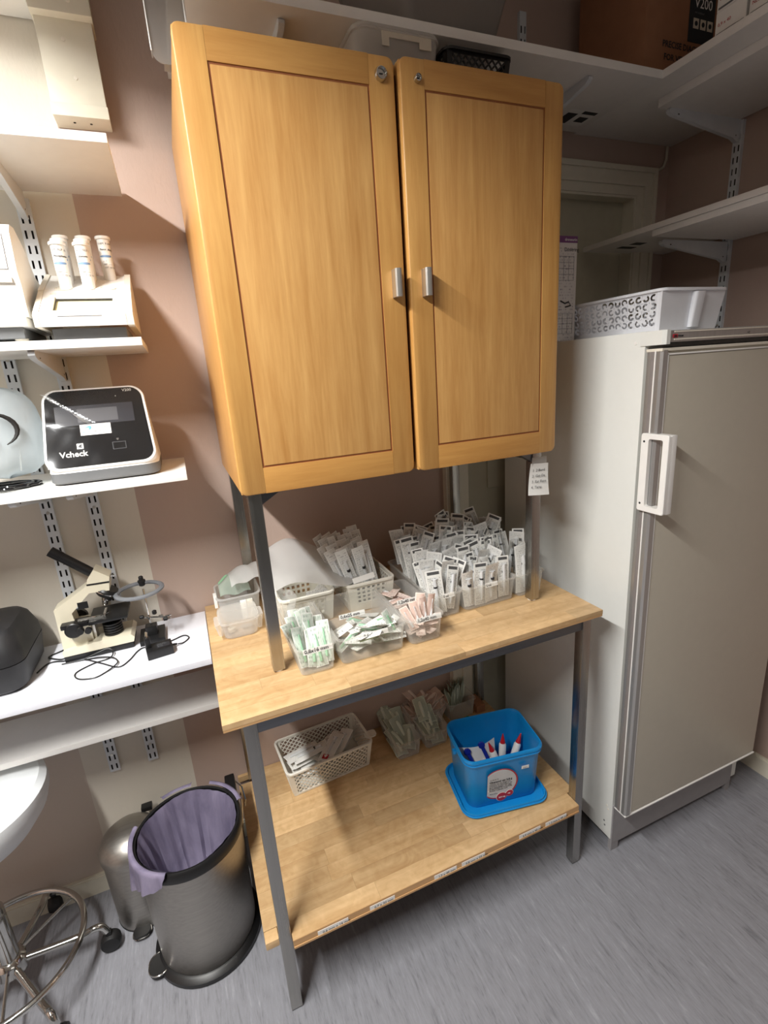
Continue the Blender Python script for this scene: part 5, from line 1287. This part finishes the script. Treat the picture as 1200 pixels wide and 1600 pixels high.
part('rack_top', G().prism([(-.1875, Z2+.060), (-.1875, Z2+.1085), (-.053, Z2+.1645), (-.053, Z2+.060)], .0625, .2195, 'yz'), M['white'], sr, smooth=None)
for k, x in enumerate((.098, .143, .186)):
    part('socket', G().lathe([(.016, 0), (.017, .001), (.017, .0022), (.0145, .0025), (.0145, .0005)], (0, 0, 0), 24, cap=False), M['offwhite'], sr) if False else None
    gs = xf(G().lathe([(.0165, 0), (.0175, .0015), (.0145, .0018), (.0135, .0002)], (0, 0, 0), 24), Matrix.Translation((x, -.166, Z2+.1085+.0215*.416)) @ Matrix.Rotation(math.atan2(.056, .1345), 4, 'X'))
    part('tube_socket', gs, M['offwhite'], sr)
    gs = xf(G().lathe([(.011, 0), (.012, .0006), (.0105, .0008)], (0, 0, 0), 20), Matrix.Translation((x-.008, -.199, slope_z(-.199)-.0010)) @ Matrix.Rotation(math.atan2(.053, .104), 4, 'X') @ Matrix.Diagonal((1.3, .45, 1, 1)))
    part('lower_socket', gs, M['screen'] if False else M['offwhite'], sr)
part('front_slit', G().box(.095, .175, -.3034, -.2995, Z2+.0435, Z2+.0442), M['grey'], sr, smooth=None)
tub7 = [(.103, -.160, 'ALP', 'Phosphatase', 'front left of the strip reader tubes'), (.103, -.125, 'ALB', 'Albumin', 'second back in the left file of the strip reader tubes'), (.103, -.090, 'AST', 'Asat', 'hindmost in the left file of the strip reader tubes'),
        (.149, -.160, 'GLU', 'Glucose', 'front middle of the strip reader tubes'), (.149, -.125, 'GGT', 'Gamma', 'second back in the middle file of the strip reader tubes'), (.149, -.090, 'GOT', 'Gotase', 'hindmost in the middle file of the strip reader tubes'),
        (.190, -.085, 'P-AM', 'Pancr. Amylase', 'standing alone at the right of the strip reader')]
bluestripe = flat('blue_label_stripe', rgb(120, 152, 190), .5)
for (x, y, a, b, lab) in tub7:
    zb = Z2+.1085+(y+.1875)*.416-.005
    t = thing('reagent_tube', 'white reagent tube, '+lab, 'tube', (x, y, zb), 0, 'reagent tubes in the strip reader')
    part('body', G().lathe([(.0120, 0), (.0128, .002), (.0136, .090)], (x, y, zb), 24), M['white'], t)
    part('cap', G().lathe([(.0130, .0902), (.0162, .0906), (.0166, .092), (.0166, .0955), (.0155, .0970), (.0130, .0972), (.0122, .0962)], (x, y, zb), 28), M['white'], t)
    sl = G()
    for k in range(11):
        pass
    ang = [R(-150+12*k) for k in range(11)]
    rb = .01345
    for k in range(10):
        h0 = .052-.0018*math.sin(PI*k/10); h1 = .0545+.0012*math.sin(PI*k/10)
        p = [(x+rb*math.cos(ang[k]), y+rb*math.sin(ang[k])), (x+rb*math.cos(ang[k+1]), y+rb*math.sin(ang[k+1]))]
        sl.add([(p[0][0], p[0][1], zb+h0), (p[1][0], p[1][1], zb+h0), (p[1][0], p[1][1], zb+h1), (p[0][0], p[0][1], zb+h1)], [(0, 1, 2, 3)])
    part('blue_stripe', sl, bluestripe, t, smooth=None)
    def wrap_text(tx, size, z, a0, name='lettering', bold=False):
        gt = text_geo(tx, size, .0001, bold); rr_ = .01375
        gt.v = [(x+rr_*math.cos(a0+px/rr_), y+rr_*math.sin(a0+px/rr_), zb+z+py) for px, py, pz in gt.v]
        part(name, gt, M['ink'], t, smooth=None)
    if y < -.13 or x > .18:
        wrap_text(a+'  '+a+'  '+a, .0062, .078, R(-145)); wrap_text(b, .0062, .0655, R(-130), bold=True)
        wrap_text('REF  ------', .0045, .034, R(-115)); wrap_text('LOT  CE  IVD', .0045, .027, R(-115)); wrap_text('o  >', .005, .041, R(-120))
lan = thing('desktop_analyser', 'white analyser at the left frame edge on the tube shelf, seen from its side', 'analyser', (-.03, -.16, Z2))
part('base', G().box(-.14, .024, -.262, -.055, Z2+.008, Z2+.030, .004), M['grey'], lan)
for x in (-.11, .012): part('foot', G().lathe([(.010, 0), (.013, .009)], (x, -.240, Z2-.0002), 14), M['offwhite'], lan)
part('tray', G().box(-.145, .036, -.278, -.05, Z2+.0302, Z2+.048, .004), M['white'], lan)
prof = [(-.268, Z2+.0484), (-.268, Z2+.110), (-.276, Z2+.134), (-.262, Z2+.206), (-.246, Z2+.222), (-.215, Z2+.224), (-.165, Z2+.200), (-.115, Z2+.150), (-.070, Z2+.138), (-.058, Z2+.048)]
part('housing', G().prism(prof, -.145, .040, 'yz'), M['white'], lan, smooth=None)
part('screen', G().prism([(-.2785, Z2+.136), (-.2655, Z2+.204), (-.2640, Z2+.2035), (-.2770, Z2+.1355)], -.145, .026, 'yz'), M['screenlight'] if 'screenlight' in M else M['bracket'], lan, smooth=None)
part('paper_slot', G().box(-.05, .028, -.2755, -.270, Z2+.112, Z2+.122, .001), M['offwhite'], lan)
part('top_groove', G().box(-.14, .026, -.258, -.252, Z2+.2235, Z2+.2255), M['dark'], lan, smooth=None) if False else None

# ------------------------------------------------------------------ things above the cabinet
CT = CZ1+.0004
mh = thing('file_holder', 'translucent plastic holder standing on the left end of the cabinet top', 'holder', (.395, -.25, CT))
def mhr(x0, x1, z0, z1, r, y):
    return [(p[0], y, p[1]) for p in [(a, b) for a, b, c_ in rrect(x1-x0, z1-z0, r, 0, (x0+x1)/2, (z0+z1)/2, 6)]]
part('front_wall', G().loft([mhr(.3525, .4205, CT, CT+.36, .018, -.365), mhr(.3525, .4205, CT, CT+.36, .018, -.3635)]), M['tubgrey'], mh)
part('side_wall', G().box(.3525, .3540, -.3634, -.340, CT+.019, CT+.36), M['tubgrey'], mh, smooth=None)
part('side_wall', G().box(.4190, .4205, -.3634, -.340, CT+.019, CT+.36), M['tubgrey'], mh, smooth=None)
part('bottom', G().box(.371, .402, -.3634, -.340, CT, CT+.0015), M['tubgrey'], mh, smooth=None)
part('edge_bead', G().tube([(.4208, -.366, CT+.018), (.4208, -.366, CT+.36)], .0020, 6), M['white'], mh)
part('edge_bead', G().tube([(.352, -.366, CT+.018), (.352, -.366, CT+.36)], .0014, 6), M['white'], mh)
cx_ = tray('clear_box', 'clear plastic box with tape remnants on top of the cabinet', .775, .960, -.335, -.20, CT, .130, 'clear2', flare=.010, r=.022)
part('lid', G().loft([rrect(.212, .162, .03, CT+.131, .8675, -.2675), rrect(.208, .158, .03, CT+.138, .8675, -.2675)]), M['clear2'], cx_)
part('tape_remnant', G().box(.825, .945, -.3475, -.3465, CT+.116, CT+.129).box(.825, .842, -.3475, -.3465, CT+.10, CT+.116).box(.915, .945, -.3475, -.3465, CT+.104, CT+.116), M['tape'], cx_, smooth=None)
solo('box_carton', G().box(.81, .88, -.325, -.27, CT+.006, CT+.088, .001), M['tape'], 'pale carton inside the clear box on the cabinet', 'carton')
solo('paper_cone', G().lathe([(.014, 0), (.002, .085)], (.910, -.30, CT+.006), 12), M['paper'], 'small white cone inside the clear box on the cabinet', 'cone')
hole_mesh = hole_lattice(.15)
bk = wall_basket('mesh_basket', 'black mesh basket on top of the cabinet', 1.068, -.28, CT, .150, .12, .117, 0, 'black', .0165, hole_mesh, flare=.012, v0=.15, v1=.90, solid_corner=.012, rimw=.006)
solo('box_carton', G().box(1.01, 1.045, -.31, -.27, CT+.004, CT+.10, .002), M['offwhite'], 'white carton inside the black mesh basket', 'carton')
solo('box_carton', G().box(1.06, 1.12, -.31, -.26, CT+.004, CT+.09, .002), M['clear2'], 'cloudy plastic pack inside the black mesh basket', 'pack')
tp = tray('storage_tub', 'large cloudy grey tub on the high shelf above the cabinet', .905, 1.155, -.30, -.06, 2.3154, .20, 'tubgrey', flare=.055, r=.03, rim=.006)
cbx = thing('cardboard_box', 'brown cardboard box on the high shelf corner', 'box', (1.80, -.17, 2.3154))
part('carton', G().box(1.632, 1.975, -.300, -.050, 2.3154, 2.66, .002), M['card'], cbx)
pn = part('print_panel', G().box(1.795, 1.896, -.3012, -.3004, 2.415, 2.62), M['navy'], cbx, smooth=None)
lettering('V200', .034, (1.812, -.3016, 2.497), (1, 0, 0), (0, 0, 1), M['paper'], pn)
lettering('vet analyser', .008, (1.815, -.3016, 2.483), (1, 0, 0), (0, 0, 1), M['grey'], pn)
for k in range(3): part('print_icon', G().box(1.812+.028*k, 1.834+.028*k, -.3018, -.3013, 2.448, 2.472, .002), M['tape'], pn)
for k in range(3): part('icon_mark', G().lathe([(.006, 0), (.006, -.0004)], (1.823+.028*k, -.3018, 2.46), 12, 'y'), M['navy'], pn, smooth=None)
lettering('PRECISE DIAGNOSTICS', .021, (1.700, -.3006, 2.392), (1, 0, 0), (0, 0, 1), M['ink'], cbx, bold=True)
lettering('FOR VETS', .021, (1.708, -.3006, 2.362), (1, 0, 0), (0, 0, 1), M['ink'], cbx, bold=True)
for k, (y0, y1, z0, z1, lab) in enumerate(((-.545, -.470, 2.3154, 2.368, 'white small carton at the corner of the upper right shelf, lower one'), (-.545, -.470, 2.3686, 2.43, 'white small carton on top of another at the corner of the upper right shelf'), (-.63, -.552, 2.3154, 2.42, 'taller white carton farther along the upper right shelf'))):
    bxx = thing('small_carton', lab, 'carton', (1.77, (y0+y1)/2, z0))
    part('carton', G().box(1.682, 1.84, y0, y1, z0, z1, .001), M['paper'], bxx, smooth=None)
    part('printed_band', G().box(1.6812, 1.6818, y0+.004, y1-.004, z0+.004, z0+.008), M['grey'], bxx, smooth=None)
    lettering(('0,9 x 40', 'SYRINGE', 'NEEDLE')[k], .010, (1.6812, y1-.006, z0+.022), (0, -1, 0), (0, 0, 1), M['redink'], bxx)

# ------------------------------------------------------------------ on the refrigerator
FT = FZ+.0006
sb = wall_basket('scroll_basket', 'white plastic basket with a scrollwork side on top of the refrigerator', 1.545, -.425, FT, .205, .30, .098, 0, 'basketcool', .0205, hole_corner_fix(hole_scroll), flare=.012, sides=(3, 1), v0=.12, v1=.90, solid_corner=.012, rimw=.006)
part('grip_column', G().loft([rrect(.032, .014, .006, FT+.006, 1.555, -.580), rrect(.036, .018, .007, FT+.090, 1.555, -.590)]), M['basketcool'], sb)
bb = thing('printed_carton', 'tall printed white carton with a purple top beside the scroll basket', 'carton', (1.40, -.30, FT))
part('carton', G().box(1.335, 1.418, -.305, -.262, FT, 1.905, .001), M['carton'], bb, smooth=None)
part('front_face', G().add([(1.333, -.3056, FT), (1.4175, -.3056, FT), (1.4175, -.3056, 1.888), (1.333, -.3056, 1.888)], [(0, 1, 2, 3)], [[(0, 0), (1, 0), (1, 1), (0, 1)]]), M['carton'], bb, smooth=None)
part('purple_band', G().box(1.333, 1.418, -.3066, -.3058, 1.888, 1.905), M['purple'], bb, smooth=None)
lettering('dreneurin', .011, (1.372, -.3068, 1.8925), (1, 0, 0), (0, 0, 1), M['paper'], bb)
lettering('Dosering', .014, (1.372, -.3062, 1.866), (1, 0, 0), (0, 0, 1), M['ink'], bb)
for (z0, z1) in ((1.79, 1.853), (1.645, 1.70)):
    tbm = G()
    for k in range(5): tbm.box(1.352, 1.408, -.3063, -.3059, z0+(z1-z0)*k/4-.0004, z0+(z1-z0)*k/4+.0004)
    for k in range(4): tbm.box(1.352+.0183*k, 1.3528+.0183*k, -.3063, -.3059, z0, z1)
    part('printed_table', tbm, M['grey'], bb, smooth=None)
part('drawing', G().tube([(1.362, -.3062, 1.735), (1.378, -.3062, 1.728), (1.392, -.3062, 1.732), (1.400, -.3062, 1.722), (1.380, -.3062, 1.718)], .0022, 5), M['ink'], bb)
part('side_print', G().box(1.4182, 1.4187, -.295, -.288, 1.70, 1.85), M['ink'], bb, smooth=None)

# ------------------------------------------------------------------ pedal bins
pb = thing('pedal_bin', 'open brushed steel pedal bin with a lilac bag', 'bin', (.122, -.285, 0))
bx_, by_ = .122, -.290
part('base_ring', G().lathe([(.146, 0), (.150, .004), (.150, .016), (.140, .024), (.132, .027)], (bx_, by_, 0), 48), M['black'], pb)
part('body', G().lathe([(.1315, .0262), (.1335, .030), (.1385, .345), (.1385, .372), (.134, .372), (.134, .30), (.128, .03)], (bx_, by_, 0), 56), M['binsteel'], pb)
part('rim', G().lathe([(.1400, .366), (.1450, .368), (.1465, .378), (.1440, .392), (.1390, .398), (.1330, .396), (.1310, .380), (.1330, .366)], (bx_, by_, 0), 56, cap=False), M['black'], pb)
part('hinge_block', G().box(.232, .262, -.225, -.150, .335, .400, .006), M['black'], pb)
part('back_rod', G().tube([(.256, -.250, .05), (.260, -.246, .27), (.270, -.236, .35), (.272, -.224, .385)], .0022, 8), M['chrome'], pb)
part('wire_loop', G().tube([(.262, -.190, .402), (.278, -.225, .405), (.282, -.240, .37), (.278, -.232, .34)], .0020, 8), M['chrome'], pb)
part('back_channel', G().box(.243, .256, -.25, -.205, .03, .345, .003), M['black'], pb)
part('pedal', G().loft([[(x*1.0+bx_-.138, y+by_-.048, .010+z) for x, y, z in rrect(.052, .062, .024, 0)], [(x+bx_-.138, y+by_-.048, .024+z) for x, y, z in rrect(.050, .060, .023, 0)]]), M['black'], pb)
part('pedal_trim', G().tube([(x+bx_-.138, y+by_-.048, .022) for x, y, z in rrect(.053, .063, .025, 0, k=6)], .0022, 8, closed=True), M['chrome'], pb)
# bag: inside funnel, cuff over the rim and a hanging flap at the left front
vs, fs = [], []; NU = 96
prof = [(.050, .06, .5), (.090, .12, 1.4), (.112, .22, 2.0), (.1235, .33, 1.6), (.1285, .380, .9), (.1305, .394, .3)]
for j, (r_, z_, wv) in enumerate(prof):
    for i in range(NU):
        a = 2*PI*i/NU
        rip = wv*(.0045*math.sin(9*a+1.3*j*.2)+.003*math.sin(17*a+2)+.002*math.sin(31*a))
        vs.append((bx_+(r_-abs(rip)*.9)*math.cos(a), by_+(r_-abs(rip)*.9)*math.sin(a), z_+rip*.4+.003*math.sin(5*a)*(j > 4)))
for j in range(len(prof)-1):
    for i in range(NU): fs.append((j*NU+i, j*NU+(i+1) % NU, (j+1)*NU+(i+1) % NU, (j+1)*NU+i))
fs.append(tuple(range(NU)))
g = G(); g.add(vs, fs)
lin_ = solo('bin_bag', g, M['binbag'], 'lilac plastic bag lining the open pedal bin', 'bag', smooth=60)
def cuff(a0, a1, drop, nu=26, nv=9, seed=0, amp=.008):
    def f(u, v):
        a = a0+(a1-a0)*u; env = math.sin(PI*min(1, max(0, u)))**.55
        d = drop*env*(.78+.22*math.sin(5*u+seed))
        if v < .25:
            k = v/.25; r_ = .1385+.013*k; z_ = .4040+.004*math.sin(PI*k)
        else:
            k = (v-.25)/.75; r_ = .1515+.006*k+amp*(math.sin(13*a+seed)*.6+math.sin(29*a+2*seed)*.4)*k; z_ = .402-d*k
        return (bx_+r_*math.cos(a), by_+r_*math.sin(a), z_)
    vs = [f(i/nu, j/nv) for j in range(nv+1) for i in range(nu+1)]; n = len(vs)
    g = G(); fs = []
    for j in range(nv):
        for i in range(nu): q = j*(nu+1)+i; fs.append((q, q+1, q+nu+2, q+nu+1))
    g.add(vs, fs); return g
part('hanging_cuff', cuff(R(158), R(248), .125, seed=1), M['binbag'], lin_, smooth=60)
part('hanging_cuff', cuff(R(8), R(62), .040, seed=3, amp=.004), M['binbag'], lin_, smooth=60)
part('hanging_cuff', cuff(R(84), R(118), .008, seed=2, amp=.002), M['binbag'], lin_, smooth=60)
sb2 = thing('pedal_bin', 'small closed steel pedal bin behind the open one', 'bin', (-.06, -.125, 0))
sx_, sy_ = -.058, -.122
part('body', G().lathe([(.0800, .004), (.0815, .006), (.0845, .236), (.0840, .238)], (sx_, sy_, 0), 48), M['binsteel'], sb2)
part('base_ring', G().lathe([(.082, 0), (.083, .005), (.079, .0055)], (sx_, sy_, 0), 40), M['black'], sb2)
part('lid', G().lathe([(.0850, .2385), (.0885, .240), (.0890, .262), (.0865, .268), (.078, .286), (.060, .302), (.035, .312), (.010, .315)], (sx_, sy_, 0), 48), M['binsteel'], sb2)
part('hinge', G().box(sx_+.03, sx_+.062, sy_+.066, sy_+.090, .285, .300, .004), M['black'], sb2)
part('lid_sticker', xf(G().box(-.020, .020, -.006, .006, 0, .0006), Matrix.Translation((sx_-.005, sy_-.035, .3075)) @ Matrix.Rotation(R(-18), 4, 'Z') @ Matrix.Rotation(R(22), 4, 'X')), M['paper'], sb2, smooth=None)
part('pedal', G().loft([[(x+sx_-.010, y+sy_-.092, .008) for x, y, z in rrect(.05, .04, .018, 0)], [(x+sx_-.010, y+sy_-.092, .018) for x, y, z in rrect(.048, .038, .018, 0)]]), M['black'], sb2)
part('pedal_trim', G().tube([(x+sx_-.010, y+sy_-.092, .010) for x, y, z in rrect(.051, .041, .019, 0, k=5)], .0018, 6, closed=True), M['chrome'], sb2)

# ------------------------------------------------------------------ stool
HX, HY = -.374, -.230
so = thing('work_stool', 'white vinyl stool on a chrome five-star base with a foot ring', 'stool', (HX, HY, 0))
part('seat', G().lathe([(.07, .500), (.11, .505), (.155, .535), (.185, .575), (.196, .610), (.194, .634), (.180, .648), (.12, .656), (.01, .657)], (HX, HY, 0), 56), M['vinyl'], so, label='round white vinyl seat')
part('gas_column', G().lathe([(.024, .10), (.026, .12), (.026, .30), (.020, .302), (.020, .36), (.014, .362), (.014, .50)], (HX, HY, 0), 28), M['chrome'], so)
part('hub', G().lathe([(.030, .085), (.038, .092), (.038, .125), (.030, .135), (.026, .137)], (HX, HY, 0), 28), M['chrome'], so)
part('foot_ring', G().tube([(HX+.178*math.cos(2*PI*k/64), HY+.178*math.sin(2*PI*k/64), .135) for k in range(64)], .0085, 12, closed=True), M['chrome'], so)
for ang, sw in ((4, 0), (78, 20), (-54, 0), (150, 0), (222, 0)):
    ca, sa = math.cos(R(ang)), math.sin(R(ang))
    pts = [(HX+.03*ca, HY+.03*sa, .108), (HX+.10*ca, HY+.10*sa, .098), (HX+.165*ca, HY+.165*sa, .092), (HX+.195*ca, HY+.195*sa, .096), (HX+.213*ca, HY+.213*sa, .090), (HX+.222*ca, HY+.222*sa, .068)]
    part('base_arm', G().tube(spline(pts, 4), .0095, 12), M['chrome'], so)
    c_ = thing('x', None, None) if False else None
    kx, ky = HX+.226*ca, HY+.226*sa
    part('caster', G().lathe([(.012, -.020), (.024, -.016), (.0275, -.006), (.0275, .006), (.024, .016), (.012, .020)], (kx, ky, .0275), 24, 'y' if abs(ca) > .6 else 'x'), M['rubber'], so)
    part('caster_fork', G().box(kx-.007, kx+.007, ky-.007, ky+.007, .048, .068, .003), M['rubber'], so)
for k in range(3): part('ring_strut', G().tube([(HX+.03*math.cos(R(40+120*k)), HY+.03*math.sin(R(40+120*k)), .125), (HX+.175*math.cos(R(40+120*k)), HY+.175*math.sin(R(40+120*k)), .135)], .004, 8), M['chrome'], so)
